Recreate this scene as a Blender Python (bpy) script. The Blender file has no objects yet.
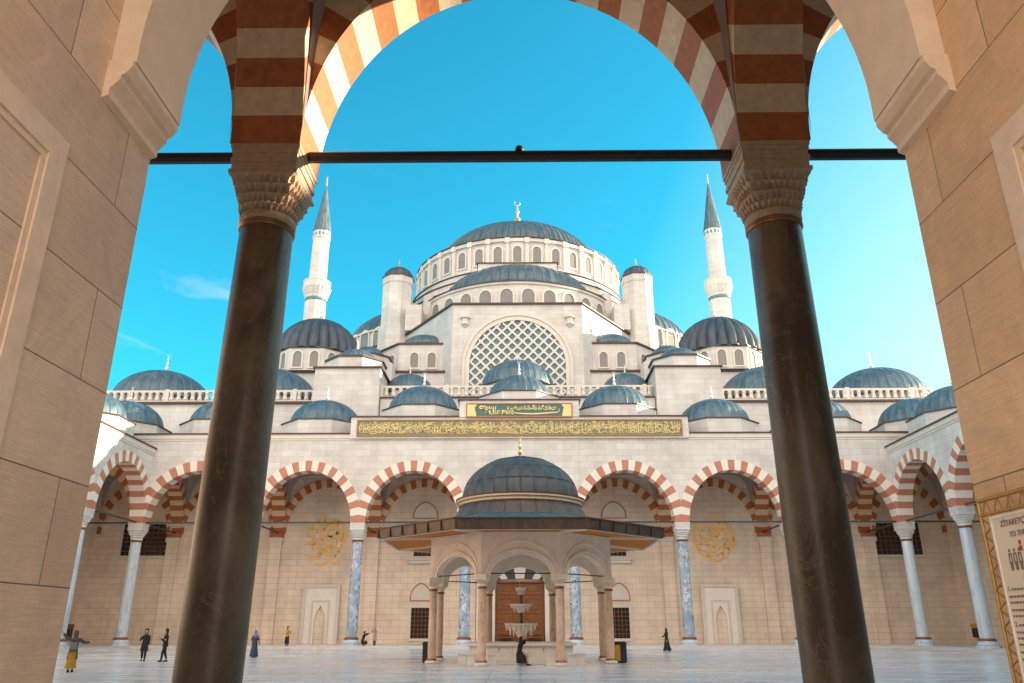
SUNP = (12.0, 76.0); SKYTINT = (.12, .90, .83); SKYSTR = .15; SUNE = 4.5; EXPO = 1.68; CLOUD = (2.6, 2.7, 2.8); SKYFILL = (6.4, 5.5, 4.8); GLOW = (1.9, 2.25, 2.15)
import bpy, bmesh, math, random
from math import sin, cos, pi, radians, sqrt, hypot, atan2
from mathutils import Vector, Matrix
random.seed(7)
S = bpy.context.scene
COL = S.collection

# ---------------------------------------------------------------- materials
def new_mat(name):
    m = bpy.data.materials.new(name); m.use_nodes = True
    nt = m.node_tree; b = nt.nodes['Principled BSDF']
    return m, nt, b
def N(nt, t, **kw):
    n = nt.nodes.new(t)
    for k, v in kw.items(): setattr(n, k, v)
    return n
def L(nt, a, b): nt.links.new(a, b)
def mixc(nt, fac, a, b, mode='MIX'):
    n = N(nt, 'ShaderNodeMix', data_type='RGBA', blend_type=mode)
    for s, v in ((n.inputs[0], fac), (n.inputs[6], a), (n.inputs[7], b)):
        if hasattr(v, 'is_linked'): L(nt, v, s)
        elif isinstance(v, (int, float)): s.default_value = v
        else: s.default_value = (v[0], v[1], v[2], 1)
    return n.outputs[2]
def ramp(nt, fac, stops):
    r = N(nt, 'ShaderNodeValToRGB')
    e = r.color_ramp.elements
    while len(e) < len(stops): e.new(0.5)
    for i, (p, c) in enumerate(stops):
        e[i].position = p
        e[i].color = (c, c, c, 1) if isinstance(c, (int, float)) else (c[0], c[1], c[2], 1)
    L(nt, fac, r.inputs[0]); return r.outputs[0]
def math_(nt, op, a, b=0.0, c=0.0):
    n = N(nt, 'ShaderNodeMath', operation=op)
    for s, v in zip(n.inputs, (a, b, c)):
        if hasattr(v, 'is_linked'): L(nt, v, s)
        else: s.default_value = v
    return n.outputs[0]
def noise(nt, vec, scale, detail=4, rough=.55, dist=0):
    n = N(nt, 'ShaderNodeTexNoise'); L(nt, vec, n.inputs['Vector'])
    n.inputs['Scale'].default_value = scale; n.inputs['Detail'].default_value = detail
    n.inputs['Roughness'].default_value = rough; n.inputs['Distortion'].default_value = dist
    return n.outputs[0]
def mapping(nt, vec, scale):
    n = N(nt, 'ShaderNodeMapping'); L(nt, vec, n.inputs[0]); n.inputs['Scale'].default_value = scale
    return n.outputs[0]
def wall_uv(nt, dz=0.0):
    g = N(nt, 'ShaderNodeNewGeometry')
    p = N(nt, 'ShaderNodeSeparateXYZ'); L(nt, g.outputs['Position'], p.inputs[0])
    n = N(nt, 'ShaderNodeSeparateXYZ'); L(nt, g.outputs['True Normal'], n.inputs[0])
    ax = math_(nt, 'ABSOLUTE', n.outputs[0]); ay = math_(nt, 'ABSOLUTE', n.outputs[1])
    f = math_(nt, 'GREATER_THAN', ax, ay)
    u = math_(nt, 'ADD', math_(nt, 'MULTIPLY', f, p.outputs[1]),
              math_(nt, 'MULTIPLY', math_(nt, 'SUBTRACT', 1.0, f), p.outputs[0]))
    c = N(nt, 'ShaderNodeCombineXYZ'); L(nt, u, c.inputs[0])
    L(nt, math_(nt, 'ADD', p.outputs[2], dz), c.inputs[1])
    return c.outputs[0], g.outputs['Position']
def bump(nt, b, h, strength=.3, dist=.02):
    n = N(nt, 'ShaderNodeBump'); n.inputs['Strength'].default_value = strength
    n.inputs['Distance'].default_value = dist
    L(nt, h, n.inputs['Height']); L(nt, n.outputs[0], b.inputs['Normal'])

def m_ashlar(name, c1, c2, joint, bw, bh, mortar, dz=0, rough=.7, grain=.12, bumpd=.01, spec=.3, streak=0.0, offset=.5):
    m, nt, b = new_mat(name)
    uv, pos = wall_uv(nt, dz)
    br = N(nt, 'ShaderNodeTexBrick'); L(nt, uv, br.inputs['Vector'])
    br.offset = offset
    br.inputs['Scale'].default_value = 1
    br.inputs['Brick Width'].default_value = bw; br.inputs['Row Height'].default_value = bh
    br.inputs['Mortar Size'].default_value = mortar; br.inputs['Mortar Smooth'].default_value = .2
    br.inputs['Color1'].default_value = (*c1, 1); br.inputs['Color2'].default_value = (*c2, 1)
    br.inputs['Mortar'].default_value = (*joint, 1)
    n1 = noise(nt, pos, .35, 3); n2 = noise(nt, pos, 9 if bw < 1.5 else 60, 5, .7)
    c = mixc(nt, 1.0, br.outputs[0], ramp(nt, n1, [(.3, .86), (.7, 1.08)]), 'MULTIPLY')
    c = mixc(nt, 1.0, c, ramp(nt, n2, [(.25, 1 - grain), (.75, 1 + grain * .5)]), 'MULTIPLY')
    if not streak:
        n5 = noise(nt, mapping(nt, pos, (1.3, 1.3, .10)), 1, 5, .7)
        c = mixc(nt, 1.0, c, ramp(nt, n5, [(.34, (.93, .915, .89)), (.54, (1.01, 1.01, 1.01))]), 'MULTIPLY')
    if streak:
        n3 = noise(nt, mapping(nt, uv, (3, 60, 1)), 1, 5, .75, .4)
        c = mixc(nt, 1.0, c, ramp(nt, n3, [(.3, 1 - streak), (.7, 1 + streak * .5)]), 'MULTIPLY')
        n4 = noise(nt, pos, 2.2, 6, .7, 1.2)
        c = mixc(nt, 1.0, c, ramp(nt, n4, [(.35, .9), (.65, 1.06)]), 'MULTIPLY')
    L(nt, c, b.inputs['Base Color']); b.inputs['Roughness'].default_value = rough
    b.inputs['Specular IOR Level'].default_value = spec
    hh = math_(nt, 'ADD', math_(nt, 'MULTIPLY', br.outputs['Fac'], -1.0), math_(nt, 'MULTIPLY', n2, .25))
    bump(nt, b, hh, .5, bumpd)
    return m
def m_plain(name, c, rough=.6, metal=0, var=.12, scale=3, spec=.5, bumps=0, trans=0):
    m, nt, b = new_mat(name)
    g = N(nt, 'ShaderNodeNewGeometry')
    n1 = noise(nt, g.outputs['Position'], scale, 5, .65)
    cc = mixc(nt, 1.0, c, ramp(nt, n1, [(.25, 1 - var), (.75, 1 + var)]), 'MULTIPLY')
    L(nt, cc, b.inputs['Base Color']); b.inputs['Roughness'].default_value = rough
    b.inputs['Metallic'].default_value = metal; b.inputs['Specular IOR Level'].default_value = spec
    if bumps: bump(nt, b, noise(nt, g.outputs['Position'], scale * 6, 5, .7), .4, bumps)
    return m
def m_marble(name, base, vein, vscale, thr=(.47, .53), rough=.25, patch=None, stretch=(1, 1, .6), spec=.5):
    m, nt, b = new_mat(name)
    g = N(nt, 'ShaderNodeNewGeometry'); p = mapping(nt, g.outputs['Position'], stretch)
    n1 = noise(nt, p, vscale, 8, .65, 1.6)
    r1 = ramp(nt, n1, [(thr[0], 0.0), ((thr[0] + thr[1]) / 2, 1.0), (thr[1], 0.0)])
    c = mixc(nt, r1, base, vein)
    if patch:
        n2 = noise(nt, p, vscale * .6, 5, .6, .8)
        c = mixc(nt, ramp(nt, n2, [(.42, 0.0), (.6, 1.0)]), c, patch)
    n3 = noise(nt, p, vscale * .35, 3)
    c = mixc(nt, 1.0, c, ramp(nt, n3, [(.3, .82), (.7, 1.12)]), 'MULTIPLY')
    L(nt, c, b.inputs['Base Color']); b.inputs['Roughness'].default_value = rough
    b.inputs['Specular IOR Level'].default_value = spec
    return m
def m_lead(name, c, rough=.42, metal=.35, stain=(.5, .55, .58)):
    m, nt, b = new_mat(name)
    g = N(nt, 'ShaderNodeNewGeometry'); pos = g.outputs['Position']
    n1 = noise(nt, mapping(nt, pos, (1, 1, .35)), 1.1, 6, .7, .5)
    n2 = noise(nt, mapping(nt, pos, (1, 1, .2)), 5, 4, .7)
    cc = mixc(nt, ramp(nt, n1, [(.42, 0.0), (.75, .5)]), c, stain)
    cc = mixc(nt, 1.0, cc, ramp(nt, n2, [(.3, .72), (.7, 1.18)]), 'MULTIPLY')
    L(nt, cc, b.inputs['Base Color'])
    L(nt, ramp(nt, n1, [(.3, rough - .08), (.7, rough + .15)]), b.inputs['Roughness'])
    b.inputs['Metallic'].default_value = metal
    bump(nt, b, n2, .25, .05)
    return m
def m_floor():
    m, nt, b = new_mat('courtyard_marble')
    g = N(nt, 'ShaderNodeNewGeometry'); pos = g.outputs['Position']
    br = N(nt, 'ShaderNodeTexBrick'); L(nt, pos, br.inputs['Vector'])
    br.inputs['Scale'].default_value = 1; br.inputs['Brick Width'].default_value = 2.4
    br.inputs['Row Height'].default_value = 1.2; br.inputs['Mortar Size'].default_value = .015
    br.inputs['Color1'].default_value = (.60, .63, .66, 1); br.inputs['Color2'].default_value = (.74, .74, .74, 1)
    br.inputs['Mortar'].default_value = (.25, .24, .24, 1)
    n1 = noise(nt, mapping(nt, pos, (.25, 1, 1)), .9, 7, .7, 1.0)
    n2 = noise(nt, pos, .12, 3)
    c = mixc(nt, 1.0, br.outputs[0], ramp(nt, n1, [(.35, .74), (.6, 1.08)]), 'MULTIPLY')
    c = mixc(nt, 1.0, c, ramp(nt, n2, [(.35, (.86, .88, .92)), (.65, (1.06, 1.04, 1.02))]), 'MULTIPLY')
    L(nt, c, b.inputs['Base Color'])
    L(nt, ramp(nt, n1, [(.3, .16), (.7, .32)]), b.inputs['Roughness'])
    n3 = noise(nt, pos, 1.5, 3)
    bump(nt, b, n3, .06, .03)
    return m
def m_lattice(name, dark, light, sc=3.2, w=.16):
    m, nt, b = new_mat(name)
    uv, pos = wall_uv(nt)
    s = N(nt, 'ShaderNodeSeparateXYZ'); L(nt, uv, s.inputs[0])
    a = math_(nt, 'MULTIPLY', math_(nt, 'ADD', s.outputs[0], s.outputs[1]), sc)
    d = math_(nt, 'MULTIPLY', math_(nt, 'SUBTRACT', s.outputs[0], s.outputs[1]), sc)
    fa = math_(nt, 'LESS_THAN', math_(nt, 'FRACT', a), w * 1.6); fd = math_(nt, 'LESS_THAN', math_(nt, 'FRACT', d), w * 1.6)
    f = math_(nt, 'MAXIMUM', fa, fd)
    L(nt, mixc(nt, f, dark, light), b.inputs['Base Color'])
    L(nt, ramp(nt, f, [(0, .12), (1, .7)]), b.inputs['Roughness'])
    return m

M = {}
M['facade'] = m_ashlar('pale_limestone_ashlar', (.60, .57, .535), (.68, .65, .615), (.53, .50, .465), 1.5, .62, .022, bumpd=.01, grain=.06)
M['wallwarm'] = m_ashlar('warm_limestone_wall', (.76, .63, .51), (.82, .685, .56), (.60, .475, .37), 1.5, .62, .024, bumpd=.01, grain=.06)
M['near_l'] = m_ashlar('pinkish_sandstone_blocks', (.66, .46, .33), (.84, .64, .48), (.20, .125, .08), 1.75, .70, .0048, dz=.09, grain=.16, bumpd=.006, streak=.16, rough=.55)
M['near_r'] = m_ashlar('warm_lit_sandstone_blocks', (.72, .44, .235), (.90, .62, .385), (.20, .125, .075), 1.75, .70, .0048, dz=.09, grain=.16, bumpd=.006, streak=.18, rough=.5)  # same stone as the left pier, warmer light put into its colour
M['near_w'] = m_plain('smooth_limestone', (.74, .56, .42), .55, 0, .1, 6, .4, .004)
M['white'] = m_plain('white_limestone_trim', (.66, .60, .53), .6, 0, .07, 1.2)
M['cream'] = m_plain('cream_voussoir_stone', (.72, .54, .37), .6, 0, .18, 5, .4, .006)
M['red'] = m_plain('red_voussoir_stone', (.43, .135, .045), .6, 0, .26, 5, .4, .006)
M['whitev'] = m_plain('white_voussoir_stone', (.74, .68, .6), .6, 0, .07, 2.5)
M['redv'] = m_plain('rose_voussoir_stone', (.46, .19, .12), .6, 0, .14, 2.5)
M['lead'] = m_lead('blue_lead_sheet', (.065, .125, .16), stain=(.28, .33, .35))
M['lead_pav'] = m_lead('slate_lead_sheet', (.06, .07, .075), .45, .2, (.19, .18, .17))
M['lead_brown'] = m_lead('brownish_lead_sheet', (.075, .062, .055), .45, .15, (.24, .19, .15))
M['lead_dark'] = m_lead('dark_lead_sheet', (.05, .068, .09), .45, .35, (.18, .20, .22))
M['lead_main'] = m_lead('grey_blue_lead_sheet', (.075, .125, .155), .42, .35, (.29, .30, .30))
M['line'] = m_plain('dark_copper_flashing', (.07, .035, .03), .5)
M['floor'] = m_floor()
M['marble_blue'] = m_marble('variegated_blue_marble', (.10, .17, .28), (.70, .74, .78), 2.4, (.36, .60), .2, (.26, .36, .48))
M['marble_pale'] = m_marble('pale_bluish_marble', (.56, .64, .70), (.40, .48, .56), .8, (.46, .54), .16, None, (1, 1, .15))
M['marble_pink'] = m_marble('rosy_beige_marble', (.78, .50, .33), (.46, .25, .15), 4, (.44, .56), .3, (.66, .52, .42))
M['marble_dark'] = m_marble('dark_brown_marble', (.085, .05, .028), (.26, .18, .12), 1.1, (.493, .507), .36, (.19, .13, .085), (1, 1, .5), .45)
M['marble_w'] = m_plain('white_carved_marble', (.82, .76, .69), .45, 0, .1, 5)
M['capital'] = m_plain('carved_capital_stone', (.50, .35, .235), .6, 0, .2, 7, .4, .012)
M['capital_p'] = m_plain('pale_capital_stone', (.60, .60, .58), .5, 0, .12, 3)
M['bronze'] = m_plain('bronze_collar', (.30, .13, .06), .35, .6, .15)
M['iron'] = m_plain('painted_iron_rod', (.03, .022, .02), .5, 0, .2, 8)
M['iron_g'] = m_plain('greenish_iron_rod', (.03, .06, .06), .5, 0, .2, 8)
M['gold'] = m_plain('gold_leaf', (.62, .48, .21), .35, .5, .1, 6)
M['goldp'] = m_plain('gold_paint', (.85, .52, .14), .5, 0, .1, 6)
M['green'] = m_plain('green_tile', (.045, .13, .10), .4, 0, .25, 3)
M['sage'] = m_plain('sage_tile', (.17, .18, .09), .45, 0, .2, 3)
M['vault'] = m_plain('painted_vault_plaster', (.42, .34, .33), .8, 0, .1, 1)
M['vline'] = m_plain('dark_painted_line', (.05, .035, .045), .8)
M['wood'] = m_plain('varnished_walnut', (.24, .085, .02), .6, 0, .3, 3)
M['wood_eave'] = m_plain('oak_eave_boards', (.60, .20, .03), .75, 0, .22, 3, .1)
M['teal'] = m_plain('teal_glass', (.02, .12, .165), .25, 0, .3, .5, .8)
M['glass'] = m_plain('dark_window_glass', (.025, .022, .022), .12, 0, .3, 1)
M['lattice'] = m_lattice('window_lattice', (.05, .06, .07), (.42, .38, .33))
M['turq'] = m_plain('turquoise_tile', (.02, .25, .32), .3, 0, .2, 2)
M['door'] = m_plain('carved_walnut_door', (.20, .065, .014), .4, 0, .3, 2, .5, .02)
M['bin'] = m_plain('black_plastic', (.02, .02, .022), .4)
M['yellow'] = m_plain('yellow_paint', (.55, .27, .02), .4)
M['brass'] = m_plain('worn_gold_paint', (.46, .25, .06), .45, .4, .12, 9)
M['paper'] = m_plain('printed_board', (.78, .68, .56), .5, 0, .05, 4)
M['ink'] = m_plain('dark_print', (.24, .17, .14), .6)
M['inkred'] = m_plain('red_print', (.5, .05, .03), .6)
M['inkgreen'] = m_plain('green_print', (.08, .35, .08), .6)
M['skin'] = m_plain('skin', (.50, .30, .20), .5)
M['c_black'] = m_plain('black_cloth', (.015, .013, .014), .85)
M['c_navy'] = m_plain('navy_cloth', (.03, .05, .09), .85)
M['c_grey'] = m_plain('grey_brown_cloth', (.085, .06, .042), .85)
M['c_yellow'] = m_plain('mustard_cloth', (.42, .22, .02), .85)
M['c_olive'] = m_plain('ochre_cloth', (.55, .28, .03), .85)
M['c_scarf'] = m_plain('pale_grey_cloth', (.16, .19, .20), .85)
M['c_pink'] = m_plain('mauve_cloth', (.34, .24, .25), .85)
M['hair'] = m_plain('dark_hair', (.02, .012, .01), .6)

# ---------------------------------------------------------------- mesh builder
class MB:
    def __init__(s): s.v = []; s.f = []; s.m = []
    def quad(s, *pts, m=0):
        i = len(s.v); s.v += [tuple(p) for p in pts]; s.f.append(tuple(range(i, i + len(pts)))); s.m.append(m)
    def box(s, x0, x1, y0, y1, z0, z1, m=0, fr=None):
        c = [(x, y, z) for z in (z0, z1) for x, y in ((x0, y0), (x1, y0), (x1, y1), (x0, y1))]
        if fr: c = [fr(*p) for p in c]
        i = len(s.v); s.v += c
        for q in ((3, 2, 1, 0), (4, 5, 6, 7), (0, 1, 5, 4), (1, 2, 6, 5), (2, 3, 7, 6), (3, 0, 4, 7)):
            s.f.append(tuple(i + k for k in q)); s.m.append(m)
    def prism(s, poly, z0, z1, m=0, mt=None, top=True, bot=True):
        n = len(poly); i = len(s.v)
        s.v += [(x, y, z0) for x, y in poly] + [(x, y, z1) for x, y in poly]
        for k in range(n):
            j = (k + 1) % n; s.f.append((i + k, i + j, i + n + j, i + n + k)); s.m.append(m)
        if top: s.f.append(tuple(i + n + k for k in range(n))); s.m.append(m if mt is None else mt)
        if bot: s.f.append(tuple(i + n - 1 - k for k in range(n))); s.m.append(m)
    def lathe(s, prof, n=24, c=(0, 0), z=0, gore=None, a0=0, m=0, cap=True, sx=1, sy=1):
        """prof [(r,z)], gore = list of (frac, mult) repeated n times"""
        g = gore or [(0, 1.0)]
        ang = [(a0 + 2 * pi * (k + fr) / n, mu) for k in range(n) for fr, mu in g]
        K = len(ang); i = len(s.v)
        for r, zz in prof:
            for a, mu in ang: s.v.append((c[0] + sx * r * mu * cos(a), c[1] + sy * r * mu * sin(a), z + zz))
        for p in range(len(prof) - 1):
            for k in range(K):
                j = (k + 1) % K
                s.f.append((i + p * K + k, i + p * K + j, i + (p + 1) * K + j, i + (p + 1) * K + k)); s.m.append(m)
        if cap:
            if prof[0][0] > 1e-4: s.f.append(tuple(i + K - 1 - k for k in range(K))); s.m.append(m)
            q = i + (len(prof) - 1) * K
            if prof[-1][0] > 1e-4: s.f.append(tuple(q + k for k in range(K))); s.m.append(m)
    def tube(s, pts, r, n=8, m=0):
        pts = [Vector(p) for p in pts]; rs = r if isinstance(r, (list, tuple)) else [r] * len(pts)
        i = len(s.v)
        for k, p in enumerate(pts):
            t = (pts[min(k + 1, len(pts) - 1)] - pts[max(k - 1, 0)]).normalized()
            up = Vector((0, 0, 1)) if abs(t.z) < .9 else Vector((0, 1, 0))
            a = t.cross(up).normalized(); b = a.cross(t)
            for q in range(n):
                th = 2 * pi * q / n + pi / n
                s.v.append(tuple(p + a * (rs[k] * cos(th)) + b * (rs[k] * sin(th))))
        for k in range(len(pts) - 1):
            for q in range(n):
                w = (q + 1) % n
                s.f.append((i + k * n + q, i + k * n + w, i + (k + 1) * n + w, i + (k + 1) * n + q)); s.m.append(m)
        s.f.append(tuple(i + n - 1 - q for q in range(n))); s.m.append(m)
        e = i + (len(pts) - 1) * n; s.f.append(tuple(e + q for q in range(n))); s.m.append(m)
    def loft(s, rings, n=14, m=0):
        """rings: (x,y,z,rx,ry)"""
        i = len(s.v)
        for (x, y, z, rx, ry) in rings:
            for k in range(n):
                a = 2 * pi * k / n; s.v.append((x + rx * cos(a), y + ry * sin(a), z))
        for p in range(len(rings) - 1):
            for k in range(n):
                j = (k + 1) % n
                s.f.append((i + p * n + k, i + p * n + j, i + (p + 1) * n + j, i + (p + 1) * n + k)); s.m.append(m)
        s.f.append(tuple(i + n - 1 - k for k in range(n))); s.m.append(m)
        q = i + (len(rings) - 1) * n; s.f.append(tuple(q + k for k in range(n))); s.m.append(m)
    def plate(s, poly, fr, w0, w1, m=0):
        """polygon (u,z) in wall frame fr(u,w,z), extruded w0..w1"""
        n = len(poly); i = len(s.v)
        s.v += [fr(u, w0, z) for u, z in poly] + [fr(u, w1, z) for u, z in poly]
        for k in range(n):
            j = (k + 1) % n; s.f.append((i + k, i + j, i + n + j, i + n + k)); s.m.append(m)
        s.f.append(tuple(i + n + k for k in range(n))); s.m.append(m)
        s.f.append(tuple(i + n - 1 - k for k in range(n))); s.m.append(m)
    def ringplate(s, inner, outer, fr, w0, w1, m=0, closed=True):
        n = len(inner)
        for k in range(n if closed else n - 1):
            j = (k + 1) % n
            a, b, c, d = inner[k], inner[j], outer[j], outer[k]
            P = [fr(p[0], w, p[1]) for w in (w0, w1) for p in (a, b, c, d)]
            i = len(s.v); s.v += P
            for q in ((0, 1, 2, 3), (7, 6, 5, 4), (0, 4, 5, 1), (2, 6, 7, 3)):
                s.f.append(tuple(i + t for t in q)); s.m.append(m)
    def stroke(s, fr, pts, w, w0=0, w1=.05, m=0, taper=True):
        """calligraphic ribbon through (u,z) points, smoothed"""
        P = []
        for k in range(len(pts) - 1):
            p0 = pts[max(k - 1, 0)]; p1 = pts[k]; p2 = pts[k + 1]; p3 = pts[min(k + 2, len(pts) - 1)]
            for t in (0, .25, .5, .75):
                P.append(tuple(.5 * (2 * p1[d] + (p2[d] - p0[d]) * t + (2 * p0[d] - 5 * p1[d] + 4 * p2[d] - p3[d]) * t * t +
                          (-p0[d] + 3 * p1[d] - 3 * p2[d] + p3[d]) * t ** 3) for d in (0, 1)))
        P.append(pts[-1]); n = len(P); a = []; b = []
        for k in range(n):
            q = P[min(k + 1, n - 1)]; r = P[max(k - 1, 0)]
            dx, dz = q[0] - r[0], q[1] - r[1]; l = hypot(dx, dz) or 1
            t = k / (n - 1); ww = w * (.35 + .65 * sin(pi * min(1, t * 1.15))) * .5 if taper else w * .5
            ww = max(ww, w * .12)
            a.append((P[k][0] - dz / l * ww, P[k][1] + dx / l * ww)); b.append((P[k][0] + dz / l * ww, P[k][1] - dx / l * ww))
        s.ringplate(a, b, fr, w0, w1, m, closed=False)
    def mesh(s, name, mats, smooth=None, org=(0, 0, 0)):
        me = bpy.data.meshes.new(name)
        v = [(x - org[0], y - org[1], z - org[2]) for x, y, z in s.v]
        me.from_pydata(v, [], s.f)
        for mm in (mats if isinstance(mats, (list, tuple)) else [mats]): me.materials.append(M[mm])
        me.polygons.foreach_set('material_index', s.m)
        bm = bmesh.new(); bm.from_mesh(me)
        bmesh.ops.remove_doubles(bm, verts=bm.verts, dist=1e-5)
        bmesh.ops.recalc_face_normals(bm, faces=bm.faces)
        bm.to_mesh(me); bm.free()
        if smooth is not None:
            me.polygons.foreach_set('use_smooth', [True] * len(me.polygons))
            me.set_sharp_from_angle(angle=radians(smooth))
        me.update()
        return me
    def build(s, name, mats, parent=None, smooth=None, label=None):
        org = ORG.get(parent, (0, 0, 0)) if parent else (0, 0, 0)
        o = bpy.data.objects.new(name, s.mesh(name, mats, smooth, org)); COL.objects.link(o)
        if parent: o.parent = parent
        ORG[o] = org
        if label: o['label'] = label
        return o
ORG = {}
def inst(me, name, parent, loc=(0, 0, 0), rz=0, scale=None, label=None):
    """part placed in world coords under thing root (root has no rotation)"""
    o = bpy.data.objects.new(name, me); COL.objects.link(o); o.parent = parent
    org = ORG.get(parent, (0, 0, 0))
    o.location = [loc[k] - org[k] for k in range(3)]; o.rotation_euler.z = rz
    if scale: o.scale = scale
    ORG[o] = tuple(loc)
    if label: o['label'] = label
    return o
def sub(me, name, parent):
    o = bpy.data.objects.new(name, me); COL.objects.link(o); o.parent = parent; return o
def thing(name, label, cat, loc=(0, 0, 0), group=None):
    o = bpy.data.objects.new(name, None); COL.objects.link(o); o.location = loc
    o.empty_display_size = .5
    o['label'] = label; o['category'] = cat
    if group: o['group'] = group
    ORG[o] = tuple(loc); return o
def tag(o, label, cat, group=None):
    o['label'] = label; o['category'] = cat
    if group: o['group'] = group
    return o
def frame(o, u, w):
    """returns fr(u,w,z)"""
    ox, oy = o
    return lambda a, b, z: (ox + u[0] * a + w[0] * b, oy + u[1] * a + w[1] * b, z)
OCT = lambda cx, cy, R, n=8, a0=pi / 8, sx=1, sy=1: [(cx + sx * R * cos(a0 + 2 * pi * k / n), cy + sy * R * sin(a0 + 2 * pi * k / n)) for k in range(n)]
RIB = [(0, 1.012), (.07, 1.0), (.93, 1.0)]
RIBS = [(0, 1.022), (.09, 1.0), (.91, 1.0)]
FLUTE = [(0, .955), (.12, .99), (.3, 1.03), (.5, 1.045), (.7, 1.03), (.88, .99)]
def dome_prof(r, h, k=10, p=1.0):
    return [(r * cos(pi / 2 * t / k) ** p, h * sin(pi / 2 * t / k)) for t in range(k)] + [(0.02 * r, h)]
def arch_pts(a, b, z0, n=16, pointed=0.0):
    out = []
    for k in range(n + 1):
        t = pi - pi * k / n
        x, y = a * cos(t), b * sin(t)
        if pointed: y += pointed * b * (1 - abs(cos(t))) ** 2 * .5
        out.append((x, z0 + y))
    return out

# ---------------------------------------------------------------- arches
def voussoirs(mb, fr, a, b, z0, th, w0, w1, nv=21, clamp=None, sub_=3, m=(0, 1), clampl=None):
    cl = clamp if clamp is not None else 1e9
    for k in range(nv):
        P = []
        for q in range(sub_ + 1):
            t = pi - pi * (k + q / sub_) / nv
            xi, zi = a * cos(t), z0 + b * sin(t)
            xo, zo = (a + th) * cos(t), z0 + (b + th) * sin(t)
            xo = max(-cl, min(cl, xo)); P.append(((xi, zi), (xo, zo)))
        mi = m[k % 2]
        mb.ringplate([p[0] for p in P], [p[1] for p in P], fr, w0, w1, mi, closed=False)
        for e in (0, -1):
            (xi, zi), (xo, zo) = P[e]
            mb.quad(fr(xi, w0, zi), fr(xo, w0, zo), fr(xo, w1, zo), fr(xi, w1, zi), m=mi)
def spandrel(mb, fr, a, b, z0, th, hb, zt, w0, w1, n=30, m=0, top=True):
    """wall above extrados, u in [-hb,hb]"""
    pts = []
    for k in range(n + 1):
        t = pi - pi * k / n
        x = (a + th) * cos(t); z = z0 + (b + th) * sin(t)
        pts.append((max(-hb, min(hb, x)), z))
    if pts[0][0] > -hb + 1e-4: pts.insert(0, (pts[0][0], z0)); pts.insert(0, (-hb, z0)); pts.append((pts[-1][0], z0)); pts.append((hb, z0))
    for (x0, za), (x1, zb) in zip(pts, pts[1:]):
        if abs(x1 - x0) < 1e-5: continue
        for w, flip in ((w0, 0), (w1, 1)):
            mb.quad(fr(x0, w, za), fr(x1, w, zb), fr(x1, w, zt), fr(x0, w, zt), m=m)
        mb.quad(fr(x0, w0, za), fr(x1, w0, zb), fr(x1, w1, zb), fr(x0, w1, za), m=m)
        if top: mb.quad(fr(x0, w0, zt), fr(x1, w0, zt), fr(x1, w1, zt), fr(x0, w1, zt), m=m)
def finial(mb, x, y, z, h, m=0, crescent=True):
    p = [(.13, 0), (.07, .12), (.17, .22), (.07, .32), (.05, .36), (.13, .45), (.05, .54), (.035, .6), (.085, .67), (.03, .74), (.02, .84)]
    mb.lathe([(r * h * .62, zz * h) for r, zz in p], 10, (x, y), z, m=m)
    if crescent:
        r = h * .068
        pts = [(x + r * sin(t), y, z + h * .9 - r * cos(t)) for t in [(-2.3 + 4.6 * k / 10) for k in range(11)]]
        mb.tube(pts, [h * (.004 + .010 * sin(pi * k / 10)) for k in range(11)], 6, m)
PF = .22
# ================================================================= setting: ground
def struct(o): o['kind'] = 'structure'; return o
mb = MB(); mb.box(-900, 900, -700, 1500, -.6, -.02)
M['earth'] = m_plain('pale_paving_ground', (.60, .53, .45), .8, 0, .15, .3)
struct(mb.build('ground', 'earth'))
mb = MB(); mb.box(-46, 46, 5.6, 86, -.5, 0)
struct(mb.build('courtyard_floor', 'floor'))
M['step'] = m_plain('pale_step_marble', (.56, .55, .53), .3, 0, .12, .8)
mb = MB()
mb.box(-46.9, 46.9, 76.55, 89, -.3, PF); mb.box(-46.9, -36.1, 5.6, 76.55, -.3, PF); mb.box(36.1, 46.9, 5.6, 76.55, -.3, PF)
mb.box(-46.9, 46.9, 76.1, 76.55, -.3, PF / 2); mb.box(-36.1, -35.65, 15.9, 76.1, -.3, PF / 2); mb.box(35.65, 36.1, 15.9, 76.1, -.3, PF / 2)
mb.box(-36.1, 36.1, -9, 15.6, -.3, .012)
struct(mb.build('portico_steps', 'step'))

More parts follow.
